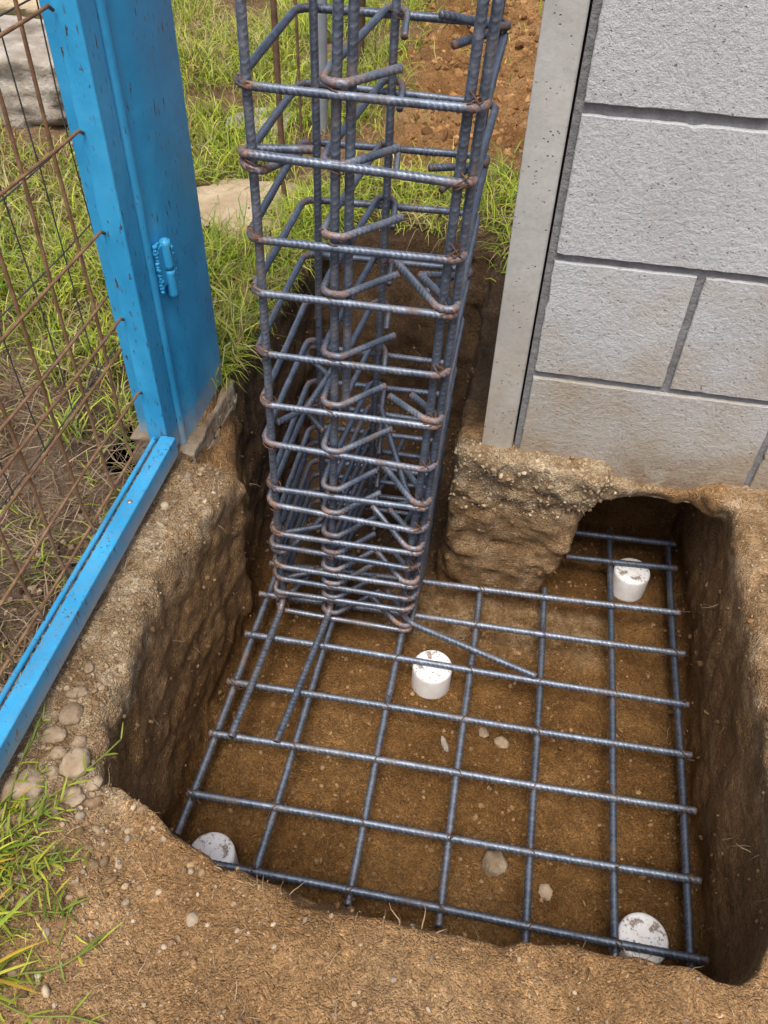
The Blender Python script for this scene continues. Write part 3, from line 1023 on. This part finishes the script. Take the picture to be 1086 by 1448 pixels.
mb = MB()
prof = [(-0.014, 1.088, 0), (0.034, 1.088, 0), (0.037, 1.091, 0), (0.037, 1.205, 0), (-0.014, 1.205, 0)]
zs_ = np.linspace(-0.945, 0.43, 12)
mb.prism(prof, [(0, 0, z) for z in zs_])
tag(mb.build('concrete_column', M['pillar'], bevel=0.0015), 'slim smooth pale concrete column at the end of the block wall', 'column')

# ------------------------------------------------------------------ blue gate and post
gate = tag(empty('gate', (-0.51, 0.97, -0.92)), 'blue steel gate leaf with rusty wire mesh and square bottom rail', 'gate')


def into(o, par):
    o.parent = par
    o.matrix_parent_inverse = Matrix.Translation(-par.location)
    return o


mb = MB()
mb.box((-0.546, 0.956, -0.924), (-0.5135, 1.0, 0.5))
into(mb.build('stile', M['blue'], bevel=0.003, seg=3), gate)
mb = MB()
mb.box((-0.5225, -0.30, -0.9125), (-0.4975, 0.9545, -0.8755))
into(mb.build('bottom_rail', M['blue'], bevel=0.0025, seg=3), gate)
into(tube('rail_rod', [(-0.5335, -0.3, -0.884), (-0.5335, 0.954, -0.884)], 0.0042, M['blue']), gate)
# wire mesh welded in front of the stile
wm = MB()


def wadd(mb_, pts, r, sides=7):
    P, W = fillet(pts, 0.01)
    P, W, t = resample(P, W, 0.012)
    ph_ = pts[0][1] * 31 + pts[0][2] * 17
    P = P + 0.0012 * np.stack([np.sin(t * 14 + ph_), np.sin(t * 11 + 2 * ph_), np.sin(t * 12.5 + 3 * ph_)], 1)
    V, F, _ = sweep(P, r, sides)
    mb_.add(V, F)


for z in (-0.003, -0.134, -0.265, -0.397, -0.526, -0.61, -0.656, -0.697, -0.787, -0.868, 0.128, 0.26):
    back = z in (-0.61, -0.697, -0.868)
    wadd(wm, [(-0.541, -0.3, z), (-0.541, 0.925 if back else 0.953, z)] + ([] if back else [(-0.5405, 0.9535, z - 0.006)]), 0.0022)
for k, y in enumerate((0.891, 0.816, 0.738, 0.656, 0.58, 0.505, 0.43, 0.355, 0.28, 0.205, 0.13, 0.055, -0.02, -0.095, -0.17, -0.245)):
    wadd(wm, [(-0.5452, y, 0.5), (-0.5452, y - 0.002, -0.84), (-0.537, y - 0.003, -0.884)], 0.0024)
into(wm.build('wire_mesh', M['mesh'], smooth=True), gate)
wm = MB()
for y in (1.06, 0.97, 0.88, 0.79, 0.70, 0.61, 0.52):
    wadd(wm, [(-0.62, y, 0.5), (-0.622, y, -0.4), (-0.617, y + 0.004, -0.80)], 0.0011, 5)
for z in (-0.12, -0.29, -0.46, -0.58, -0.70, -0.79):
    wadd(wm, [(-0.6215, 0.2, z), (-0.6215, 1.08, z)], 0.0012, 5)
tag(wm.build('wire_fence', M['thin'], smooth=True), 'thin dark wire fence panel hanging behind the rusty gate mesh', 'fence')
import bmesh
bm = bmesh.new()
bmesh.ops.create_uvsphere(bm, u_segments=14, v_segments=8, radius=0.0042)
for v in bm.verts:
    v.co.z *= 0.45
me = bpy.data.meshes.new('screw')
bm.to_mesh(me)
bm.free()
scr = link('screw', me, M['screw'])
scr.location = (-0.511, 0.80, -0.8752)
into(scr, gate)

post = tag(empty('gate_post', (-0.54, 1.1, -0.93)), 'wide blue steel gate post with rounded bead, set on mud-caked footing', 'post')
# profile seen from above: rolled bead, shallow groove, flat face
pr = []
for a in np.linspace(math.pi * 1.0, math.pi * 2.2, 12):
    pr.append((-0.5145 + 0.0115 * math.cos(a + 0.5 * math.pi) * -1, 1.0150 + 0.0115 * math.sin(a + 0.5 * math.pi) * 1.0, 0))
bead = [(-0.5205 + 0.011 * math.cos(a), 1.014 + 0.011 * math.sin(a), 0) for a in np.linspace(-math.pi * 0.62, math.pi * 0.38, 10)]
groove = [(-0.5135, 1.026, 0), (-0.5130, 1.034, 0), (-0.5110, 1.044, 0), (-0.5080, 1.056, 0), (-0.5055, 1.085, 0), (-0.505, 1.12, 0), (-0.505, 1.193, 0), (-0.5065, 1.1985, 0), (-0.511, 1.201, 0)]
prof = bead + groove + [(-0.585, 1.201, 0), (-0.588, 1.196, 0), (-0.588, 1.008, 0), (-0.583, 1.004, 0)]
mb = MB()
mb.prism(prof, [(0, 0, z) for z in (-0.95, -0.6, -0.3, 0.0, 0.5)])
o = mb.build('post_body', M['blue'], smooth=True)
es = o.modifiers.new('split', 'EDGE_SPLIT')
es.split_angle = math.radians(40)
into(o, post)
# barrel hinge with weld beads
hg = into(tube('hinge', [(-0.5010, 1.043, -0.628), (-0.5010, 1.043, -0.672)], 0.0078, M['blue'], sides=16), post)
tube('hinge_barrel', [(-0.5010, 1.043, -0.582), (-0.5010, 1.043, -0.6262)], 0.0078, M['blue'], parent=hg, sides=16)
tube('hinge_pin', [(-0.5010, 1.043, -0.5795), (-0.5010, 1.043, -0.635)], 0.0048, M['blue'], parent=hg, sides=12)
for lo, hi in (((-0.5150, 1.021, -0.648), (-0.5030, 1.0365, -0.586)), ((-0.5120, 1.049, -0.674), (-0.5025, 1.069, -0.612))):
    pl = MB()
    pl.box(lo, hi)
    pl.build('hinge_leaf', M['blue'], hg, bevel=0.0012)
BV, BF = ico(2)
r_ = np.random.default_rng(5)
for y_, zlo, zhi, y2 in ((1.0195, -0.652, -0.582, 1.034), (1.0715, -0.678, -0.608, 1.052)):
    wl = MB()
    for q in range(15):
        z_ = zlo + (zhi - zlo) * q / 14
        V = BV * (1 + 0.35 * r_.uniform(-1, 1, (len(BV), 1))) * np.array([0.0038, 0.0032, 0.0034]) * r_.uniform(0.75, 1.3)
        wl.add(V + np.array([-0.5060, y_ + r_.uniform(-0.002, 0.002), z_]), BF)
    for q in range(4):
        V = BV * (1 + 0.3 * r_.uniform(-1, 1, (len(BV), 1))) * 0.003 * r_.uniform(0.8, 1.2)
        wl.add(V + np.array([-0.5065, y_ + (y2 - y_) * q / 4, zlo if y2 < y_ else zhi]), BF)
    wl.build('weld_bead', M['blue'], hg, smooth=True)


def lump(name, size, mat, sub=4, rough=0.12, freq=2.0, seed=0, flat_top=None, loc=(0, 0, 0), rot=0.0, parent=None, boxy=0):
    V, F = ico(sub)
    if boxy:
        V = V / (np.abs(V) ** boxy).sum(1)[:, None] ** (1 / boxy)
    d = np.array([mnoise.noise(Vector(v * freq) + Vector((seed * 3.7, seed * 1.3, 0))) + 0.5 * mnoise.noise(Vector(v * freq * 2.3) + Vector((0, seed * 2.1, 5))) + 0.25 * mnoise.noise(Vector(v * freq * 5) + Vector((seed, 0, 9))) for v in V])
    V = V * (1 + rough * d)[:, None]
    if flat_top is not None:
        V[:, 2] = np.where(V[:, 2] > flat_top, flat_top + (V[:, 2] - flat_top) * 0.25, V[:, 2])
    o = link(name, mesh_np(name, V * np.array(size), F), mat, parent)
    o.location = loc
    o.rotation_euler = (0, 0, rot)
    return o


# footing under the post: a rough cast lump whose right face drops into the trench
fm = MB()
n1, n2 = 16, 16
V = []
for (x0_, y0_, x1_, y1_) in ((-0.635, 0.975, -0.482, 0.985), ):
    pass
import itertools
bmf = bmesh.new()
bmesh.ops.create_cube(bmf, size=1.0)
bmesh.ops.subdivide_edges(bmf, edges=bmf.edges[:], cuts=34, use_grid_fill=True)
for v in bmf.verts:
    x, y, z = v.co
    top = z + 0.5
    px = -0.546 + x * 0.107 + (0.5 + x) * (1 - top) * 0.018
    py = 1.095 + y * 0.215
    pz = -1.03 + z * 0.22 - (0.02 if x > 0.2 and top > 0.8 else 0)
    p = Vector((px, py, pz))
    nn = mnoise.noise(p * 18) * 0.007 + mnoise.noise(p * 45) * 0.004 + mnoise.noise(p * 100) * 0.002
    v.co = p + Vector((nn + 0.004, nn * 0.8, nn * 0.7))
me = bpy.data.meshes.new('concrete_footing')
bmf.to_mesh(me)
bmf.free()
tag(link('concrete_footing', me, M['footing']), 'mud-stained concrete footing under the blue gate post', 'footing')

# ------------------------------------------------------------------ rebar mat on spacers
mat = tag(empty('rebar_mat', (0.0, 0.87, -1.28)), 'flat grid of ribbed steel bars laid on white spacers in the pit', 'rebar grid')
ZR, ZC, RB = -1.272, -1.2845, 0.0062
rows = [((-0.402, 0.458), (0.411, 0.464)), ((-0.393, 0.559), (0.41, 0.576)), ((-0.393, 0.668), (0.411, 0.688)), ((-0.396, 0.772), (0.411, 0.787)),
        ((-0.396, 0.878), (0.413, 0.886)), ((-0.398, 0.975), (0.415, 0.997)), ((-0.4, 1.055), (0.411, 1.094)), ((0.187, 1.197), (0.411, 1.211)), ((0.197, 1.27), (0.412, 1.279))]
cols = [((-0.381, 1.11), (-0.389, 0.496)), ((-0.242, 1.12), (-0.254, 0.446)), ((-0.111, 1.12), (-0.107, 0.444)), ((0.024, 1.082), (0.03, 0.440)),
        ((0.150, 1.112), (0.157, 0.438)), ((0.279, 1.30), (0.284, 0.440)), ((0.401, 1.30), (0.391, 0.452))]
for k, (a, b) in enumerate(rows):
    into(rebar('row_bar', [a + (ZR,), b + (ZR,)], RB, parent=None), mat)
for k, (a, b) in enumerate(cols):
    into(rebar('column_bar', [a + (ZC,), b + (ZC,)], RB, parent=None), mat)


def loop_wire(mb_, c, ax, ra, rb_, tw, seed, r=0.0008):
    """a tie: 1.3 turns of thin wire round a joint and a twisted tail"""
    r_ = np.random.default_rng(seed)
    c, ax = np.array(c, float), np.array(ax, float)
    ax /= np.linalg.norm(ax)
    u = np.cross(ax, [0.3, 0.2, 0.93])
    u /= np.linalg.norm(u)
    v = np.cross(ax, u)
    a0 = r_.uniform(0, 6.28)
    th = np.linspace(0, 2 * np.pi * 1.35, 22) + a0
    P = c + np.cos(th)[:, None] * u * ra + np.sin(th)[:, None] * v * rb_ + ax * (np.linspace(-0.004, 0.004, 22)[:, None])
    d = P[-1] - c
    d /= np.linalg.norm(d)
    tail = [P[-1] + d * tw * f + np.array([0, 0, 0.004]) * math.sin(f * 3) + 0.002 * r_.normal(size=3) for f in (0.35, 0.7, 1.0)]
    P = np.concatenate([P, tail])
    V, F, _ = sweep(P, r, 5)
    mb_.add(V, F)


sd_ = 300
for a, b in rows:
    for c, d in cols:
        y = a[1] + (b[1] - a[1]) * ((c[0] - a[0]) / (b[0] - a[0]))
        if y > max(c[1], d[1]) or y < min(c[1], d[1]) or c[0] < a[0]:
            sd_ += 1
            continue
        x = c[0] + (d[0] - c[0]) * ((y - c[1]) / (d[1] - c[1]))
        mb = MB()
        loop_wire(mb, (x, y, (ZR + ZC) / 2), (1, 1 if sd_ % 2 else -1, 0), 0.0095, 0.0145, 0.012, sd_, 0.0010)
        into(mb.build('tie_wire', M['tiew'], smooth=True), mat)
        sd_ += 1

CAPS = [((-0.043, 0.884), 'white plastic pipe spacer standing beside the rebar cage foot, under the long diagonal bar'),
        ((0.324, 1.195), 'white plastic pipe spacer tucked under the undermined block wall'),
        ((-0.326, 0.475), 'white plastic pipe spacer half hidden by the left end of the front pit rim'),
        ((0.324, 0.481), 'white plastic pipe spacer in the near right corner of the pit')]


def cap_mesh():
    r, h = 0.0365, 0.0665
    pr = [(0.0, h), (r * 0.5, h + 0.0004), (r * 0.82, h - 0.0002), (r * 0.93, h - 0.0012), (r * 0.985, h - 0.004), (r, h - 0.008), (r, h * 0.5), (r, 0.012), (r * 1.0, 0.0), (r * 0.9, 0.0), (0, 0.0)]
    n = 48
    V, F, T = [], [], []
    a = np.linspace(0, 2 * np.pi, n, endpoint=False)
    rings = pr[1:-1]
    for q, (rr, z) in enumerate(rings):
        V.append(np.stack([rr * np.cos(a), rr * np.sin(a), np.full(n, z)], 1))
    V = np.concatenate(V + [np.array([[0, 0, h], [0, 0, 0]])])
    j = np.arange(n)
    for q in range(len(rings) - 1):
        F.append(np.stack([q * n + j, (q + 1) * n + j, (q + 1) * n + (j + 1) % n, q * n + (j + 1) % n], 1))
    T = [np.stack([np.full(n, len(V) - 2), j, (j + 1) % n], 1), np.stack([np.full(n, len(V) - 1), (len(rings) - 1) * n + (j + 1) % n, (len(rings) - 1) * n + j], 1)]
    return mesh_np('pipe_spacer', V, [np.concatenate(F)] + T)


cm = cap_mesh()
for k, ((x, y), lab) in enumerate(CAPS):
    o = link('pipe_spacer', cm, M['pvc'])
    o.location = (x, y, -1.3455)
    o.rotation_euler = (0, 0, k * 1.7)
    tag(o, lab, 'pipe spacer', 'white pipe spacers under the rebar grid')

# ------------------------------------------------------------------ rebar cage
cage = tag(empty('rebar_cage', (-0.22, 1.1, -1.26)), 'tall column cage of ribbed bars, stirrups and hooked ties standing on the grid', 'rebar cage')
LV = [-0.334, -0.424, -0.514, -0.595, -0.692, -0.778, -0.866, -0.947, -1.0, -1.055, -1.098, -1.142, -1.18, -1.218, -1.262]
UPL = [-0.20, -0.09, 0.03, 0.15]


def corners(z):
    t = (-0.334 - z) / 0.93
    xl, xr_ = -0.3465 - 0.009 * t, -0.060 - 0.036 * t
    return xl, xr_, 0.966 - 0.022 * t, 1.256 - 0.02 * t       # outer left, right, front, back


def at(fx, fy, z, inset=0.0):
    xl, xr_, yf, yb = corners(z)
    xl, xr_, yf, yb = xl + inset, xr_ - inset, yf + inset, yb - inset
    return (xl + (xr_ - xl) * fx, yf + (yb - yf) * fy, z)


RV, RS = 0.0058, 0.0053
# main bars: (fx, fy, lowest z, foot vector or None, dx)
IN = 0.012
feet = {'FL': (-0.008, -0.295), 'FM': (-0.028, -0.29), 'FR': (0.255, -0.072), 'BL': (-0.06, 0.22), 'BM': (0.03, 0.25), 'BR': (-0.03, 0.22)}


def mainbar(fx, fy, dx=0.0, dy=0.0, foot=None, zlow=-1.256, ztop=0.30):
    pts = []
    for z in (ztop, -0.334, -0.8, zlow):
        x, y, _ = at(fx, fy, z, IN)
        pts.append((x + dx, y + dy, z))
    if foot:
        x, y, z = pts[-1]
        pts.append((x + foot[0], y + foot[1], zlow - 0.002))
    return into(rebar('vertical_bar', pts, RV, bend=0.03, rust=0.6), cage)


mainbar(0, 0, foot=feet['FL'])
mainbar(0.40, 0.0, foot=feet['FM'], dy=0.002)
mainbar(0.465, 0.0, zlow=-0.79, dy=0.006)
mainbar(1, 0, dx=-0.006, foot=feet['FR'])
mainbar(1, 0, dx=0.0095, dy=0.006, zlow=-1.22)
mainbar(0, 1, dx=0.012, foot=feet['BL'])
mainbar(0.48, 1, foot=feet['BM'])
mainbar(1, 1, foot=feet['BR'])

CS = {'FL': (0, 0), 'FR': (1, 0), 'BR': (1, 1), 'BL': (0, 1)}
ORD = ['FL', 'FR', 'BR', 'BL']
HOOK = ['BR', 'FL', 'BR', 'FR', 'BR', 'FR', 'BL', 'FR', 'BL', 'FR', 'FL', 'FR', 'BR', 'FL', 'FR']


def tie(mb_or_parent, p, seed, ax=(1, 0.3, 0.8), ra=0.0105, rb_=0.0125):
    m_ = MB()
    loop_wire(m_, p, ax, ra, rb_, 0.009, seed, 0.0008)
    o = m_.build('tie_wire', M['tiew'], smooth=True)
    o.parent = mb_or_parent
    return o


r_ = np.random.default_rng(99)
allv = UPL[::-1] + LV
for k, z in enumerate(allv):
    kk = k - len(UPL)
    hk = HOOK[kk] if kk >= 0 else ['BR', 'FL', 'FR', 'BL'][k]
    i0 = ORD.index(hk)
    loop = [ORD[(i0 + q) % 4] for q in range(4)] + [hk]
    tilt = r_.uniform(-0.004, 0.004, 2)
    pts = []
    hx, hy = CS[hk]
    sx, sy = (1 if hx == 0 else -1), (1 if hy == 0 else -1)
    c = np.array(at(hx, hy, z))
    L = r_.uniform(0.09, 0.115)
    drop = r_.uniform(-0.01, 0.035)
    a1, a2 = r_.uniform(0.45, 0.75), r_.uniform(0.8, 1.1)
    pts.append(tuple(c + np.array([sx * L * math.cos(a1), sy * L * math.sin(a1), 0.010 + drop])))
    dprev = np.array(at(*CS[loop[3]], z)) - c
    dnext = np.array(at(*CS[loop[1]], z)) - c
    pts.append(tuple(c + dprev / np.linalg.norm(dprev) * 0.024 + np.array([0, 0, 0.008])))
    for q, nm in enumerate(loop):
        fx, fy = CS[nm]
        p = np.array(at(fx, fy, z)) + np.array([0, 0, tilt[0] * (fx - 0.5) * 2 + tilt[1] * (fy - 0.5) * 2])
        p[2] += 0.006 - 0.012 * q / 4
        pts.append(tuple(p))
    pts.append(tuple(c + dnext / np.linalg.norm(dnext) * 0.024 + np.array([0, 0, -0.008])))
    pts.append(tuple(c + np.array([sx * L * math.cos(a2), sy * L * math.sin(a2), -0.010 + drop * 0.6])))
    st = into(rebar('stirrup', pts, RS, bend=0.019, rust=1.0, pitch=0.0075), cage)
    if kk >= 0:
        for fx, q in ((0.0, 0), (0.40, 1), (1.0, 2)):
            p = np.array(at(fx, 0, z, 0.006))
            p[0] += (0.006 if fx == 0 else (-0.010 if fx == 1 else 0))
            tie(st, p, 500 + k * 7 + q, (0.5 if q != 2 else -0.5, 0.2, 1.0))
            if q == 2:
                tie(st, p + np.array([0.004, 0.002, 0.003]), 900 + k, (0.9, 0.4, 0.6), 0.011, 0.0115)
        # hooked cross tie from the front middle bars to the back middle bar
        zt = z + 0.0115
        f = np.array(at(0.40, 0.0, zt, IN))
        b = np.array(at(0.48, 1.0, zt, IN))
        e = r_.uniform(0.85, 1.15)
        path = [f + np.array([0.072 * e, 0.048 * e, 0.002]), f + np.array([0.012, -0.0125, -0.001]), f + np.array([-0.0155, -0.0125, 0.0]), f + np.array([-0.0155, 0.03, 0.002]),
                b + np.array([-0.016, -0.02, 0.002]), b + np.array([-0.013, 0.0125, 0.002]), b + np.array([0.0135, 0.0125, 0.0]), b + np.array([0.018, -0.035, -0.022 * e])]
        into(rebar('crosstie', [tuple(p) for p in path], RS * 0.95, bend=0.0135, rust=0.8, pitch=0.0075), cage)
        if k % 2 == 0:
            tie(st, np.array(at(0.48, 1.0, z + 0.01, IN)), 1200 + k, (0.3, 0.3, 1.0))
# loose hooked offcuts tied across the lower cage
for k in range(2):
    z = -0.84 - 0.16 * k
    a = np.array(at(0.86 if k % 2 else 0.2, 0.25, z))
    b = np.array(at(0.55 if k % 2 else 0.38, 0.82, z + 0.05))
    m_ = (a + b) / 2 + np.array([0, 0, 0.0])
    into(rebar('crosstie', [tuple(b), tuple(m_), tuple(a), tuple(a + np.array([0.04 if k % 2 else -0.035, -0.05, 0.004]))], RS, bend=0.02, pitch=0.0075), cage)

# ------------------------------------------------------------------ things beyond: rods, pipe, stakes, rocks
tag(tube('iron_rod', [(-0.58, 1.90, -0.97), (-0.578, 1.90, -0.5), (-0.573, 1.905, 0.35)], 0.0068, M['rod']), 'rusty iron rod stuck upright in the grass just behind the rebar cage', 'rod')
tag(tube('iron_rod', [(-0.62, 2.22, -0.97), (-0.618, 2.22, 0.35)], 0.0035, M['rod']), 'thinnest upright rod in the grass, between the thicker rusty rod and the grey pipe', 'rod')
tag(tube('plastic_pipe', [(-0.60, 2.35, -0.97), (-0.59, 2.36, -0.4), (-0.58, 2.37, 0.4)], 0.019, M['pipe'], sides=16), 'grey plastic pipe standing upright in the grass behind the cage', 'pipe')
tag(tube('wooden_stake', [(-0.60, 2.84, -0.98), (-0.58, 2.85, -0.3), (-0.57, 2.86, 0.4)], 0.02, M['stake'], sides=7), 'dark weathered stake standing behind the grey pipe', 'stake')
tag(lump('boulder', (0.36, 0.17, 0.13), M['rock'], 5, 0.14, 2.2, 3, 0.75, (-1.60, 2.38, -0.85), -0.12, None, 6), 'large pale flat-topped boulder in the grass behind the gate mesh', 'boulder')
tag(lump('boulder', (0.5, 0.26, 0.13), M['slab'], 4, 0.25, 1.5, 8, 0.5, (-2.15, 3.15, -0.87), 0.1), 'low tan boulder beyond the pale one, at the top left corner', 'boulder')
tag(lump('flat_stone', (0.20, 0.15, 0.045), M['slab'], 5, 0.2, 1.8, 5, 0.4, (-0.66, 1.86, -0.938), 0.2), 'flat tan stone slab in the grass between the blue post and the cage', 'stone')
tag(lump('flat_stone', (0.10, 0.08, 0.03), M['rock'], 4, 0.2, 1.8, 6, 0.4, (-0.79, 2.38, -0.925), 0.5), 'small grey flat stone in the grass behind the cage, beyond the tan slab', 'stone')

# ------------------------------------------------------------------ cobbles
COB = [(-0.474, 0.375, 0.027, 'broad flat grey cobble beside the blue rail, nearest the lower left weeds'),
       (-0.430, 0.417, 0.020, 'egg-shaped grey cobble, right one of the close pair near the pit corner'),
       (-0.451, 0.402, 0.012, 'small narrow cobble touching the left side of the egg-shaped one'),
       (-0.474, 0.450, 0.016, 'round cobble midway along the rail, just below two stacked ones'),
       (-0.417, 0.380, 0.014, 'squarish cobble at the pit corner below the egg-shaped one'),
       (-0.466, 0.480, 0.019, 'wide cobble second from the far end of the row along the rail'),
       (-0.470, 0.508, 0.014, 'flat cobble at the far end of the row along the rail'),
       (-0.438, 0.445, 0.010, 'small pale cobble on the bank above the egg-shaped one'),
       (-0.400, 0.400, 0.011, 'small cobble right at the broken front left pit corner'),
       (-0.455, 0.425, 0.011, 'small cobble between the round one and the egg-shaped one'),
       (-0.470, 0.545, 0.010, 'small cobble lying alone closest to the middle of the rail')]
for k, (x, y, s_, lab) in enumerate(COB):
    s_ *= 0.86
    z = ray_ground(x, y)
    o = lump('cobble', (s_ * (1.0 + 0.12 * math.sin(k * 2.3)), s_ * (0.95 + 0.2 * math.sin(k * 1.7 + 1)), s_ * 0.62), M['stone'], 3, 0.26, 1.4, 20 + k, None, (x, y, z - s_ * 0.02), k * 1.1)
    tag(o, lab, 'stone', 'cobbles on the left bank')
FL_ = [(0.099, 0.789, 0.013, 'brownish stone on the pit floor near the middle of the grid', 'stone'),
       (0.106, 0.571, 0.021, 'dark soil clod on the pit floor near the front of the grid', 'footing'),
       (0.066, 0.804, 0.010, 'small stone left of the brownish stone on the pit floor', 'stone'),
       (0.00, 0.765, 0.012, 'pale splinter of stone below the middle spacer on the pit floor', 'rock'),
       (0.190, 0.545, 0.012, 'tan pebble on the pit floor, right of the dark clod', 'stone')]
for k, (x, y, s_, lab, mt) in enumerate(FL_):
    o = lump('floor_stone', (s_ * (0.5 if mt == 'rock' else 1.05), s_ * (1.4 if mt == 'rock' else 0.9), s_ * 0.6), M[mt], 3, 0.3, 1.6, 40 + k, None, (x, y, ray_ground(x, y) + s_ * 0.15), k * 1.3 - 0.3)
    tag(o, lab, 'stone', 'stones on the pit floor')


# ------------------------------------------------------------------ weeds at the lower left
def leaf(mb_, cols_, base, yaw, lean, length, width, curl, tint, seg=9):
    t = np.linspace(0, 1, seg + 1)
    pos = np.array(base, float)
    th = lean
    d_h = np.array([math.cos(yaw), math.sin(yaw), 0])
    sd__ = np.array([-math.sin(yaw), math.cos(yaw), 0])
    V = []
    for i in range(seg + 1):
        wv = width * (0.35 + 1.1 * t[i]) * (1 - t[i]) ** 0.75 * 1.35 if i < seg else 0.0003
        d = d_h * math.sin(th) + np.array([0, 0, 1.0]) * math.cos(th)
        nrm = np.cross(sd__, d)
        V += [pos - sd__ * wv / 2 + nrm * wv * 0.12, pos - nrm * wv * 0.06, pos + sd__ * wv / 2 + nrm * wv * 0.12]
        pos = pos + d * length / seg
        th += curl / seg
    q = []
    for i in range(seg):
        q += [(3 * i, 3 * i + 1, 3 * i + 4, 3 * i + 3), (3 * i + 1, 3 * i + 2, 3 * i + 5, 3 * i + 4)]
    mb_.add(np.array(V), np.array(q))
    cols_.append(np.repeat(np.array(tint)[None], len(V), 0))


def weed(x, y, seed, n, lab, lmax, spread=(0, 6.28), runner=0):
    r_ = np.random.default_rng(seed)
    z = ray_ground(x, y) - 0.003 if x > X0 + 0.05 and y > Y0 + 0.05 else float(height(np.array([x]), np.array([y]))[0]) - 0.003
    root = tag(empty('weed', (x, y, z)), lab, 'weed', 'weeds at the lower left')
    mb_, cl = MB(), []
    for k in range(n):
        yw = r_.uniform(*spread)
        g = GREEN[r_.integers(0, 5)] * 1.15 if r_.random() < 0.8 else np.array((0.5, 0.33, 0.04))
        leaf(mb_, cl, (x + r_.normal() * 0.006, y + r_.normal() * 0.006, z), yw, r_.uniform(0.3, 1.0), r_.uniform(0.35, 1.0) * lmax, r_.uniform(0.0025, 0.005), r_.uniform(0.2, 1.3), g * r_.uniform(0.55, 1.05))
    if seed == 62:
        leaf(mb_, cl, (x - 0.03, y - 0.01, z), 0.75, 0.75, 0.16, 0.0075, 0.35, np.array((0.26, 0.36, 0.04)), 14)
    st = MB()
    for k in range(runner):
        yw = r_.uniform(*spread)
        L = lmax * r_.uniform(1.0, 1.5)
        P = [np.array((x, y, z + 0.004))]
        dd = np.array([math.cos(yw), math.sin(yw), 0.22])
        for q in range(7):
            dd = dd + np.array([r_.normal() * 0.18, r_.normal() * 0.18, -0.05])
            P.append(P[-1] + dd * L / 7)
            P[-1][2] = max(P[-1][2], z + 0.006)
            for s2 in (-1, 1):
                if r_.random() < 0.75:
                    leaf(mb_, cl, P[-1], yw + s2 * r_.uniform(0.5, 1.2), r_.uniform(0.7, 1.3), r_.uniform(0.012, 0.034), r_.uniform(0.002, 0.0045), r_.uniform(0.0, 1.2), GREEN[r_.integers(0, 5)] * r_.uniform(0.55, 1.05), 5)
        Pp, Wp = fillet(P, 0.02)
        Pp, Wp, t = resample(Pp, Wp, 0.005)
        V, F, _ = sweep(Pp, 0.0011, 5)
        st.add(V, F)
    me = mesh_np('leaves', np.concatenate(mb_.V), [np.concatenate(v) for v in mb_.F.values()])
    cattr(me, 'tint', np.concatenate(cl))
    into(link('leaves', me, M['blade']), root)
    if runner:
        me = mesh_np('stem', np.concatenate(st.V), [np.concatenate(v) for v in st.F.values()])
        cattr(me, 'tint', np.repeat(np.array([[0.22, 0.26, 0.05]]), len(me.vertices), 0))
        into(link('stem', me, M['blade']), root)


weed(-0.475, 0.285, 61, 10, 'creeping weed with runners reaching toward the pit corner, at the left edge', 0.085, (-0.3, 1.3), 8)
weed(-0.425, 0.175, 62, 13, 'tuft of broad green and yellow blades in the lower left corner', 0.10, (-0.4, 1.6), 2)
weed(-0.485, 0.345, 63, 9, 'small leafy weed beside the end of the blue rail', 0.06, (-0.6, 1.2), 3)
weed(-0.455, 0.225, 64, 9, 'narrow-leaved weed between the corner tuft and the creeping one', 0.075, (-0.5, 1.5), 3)
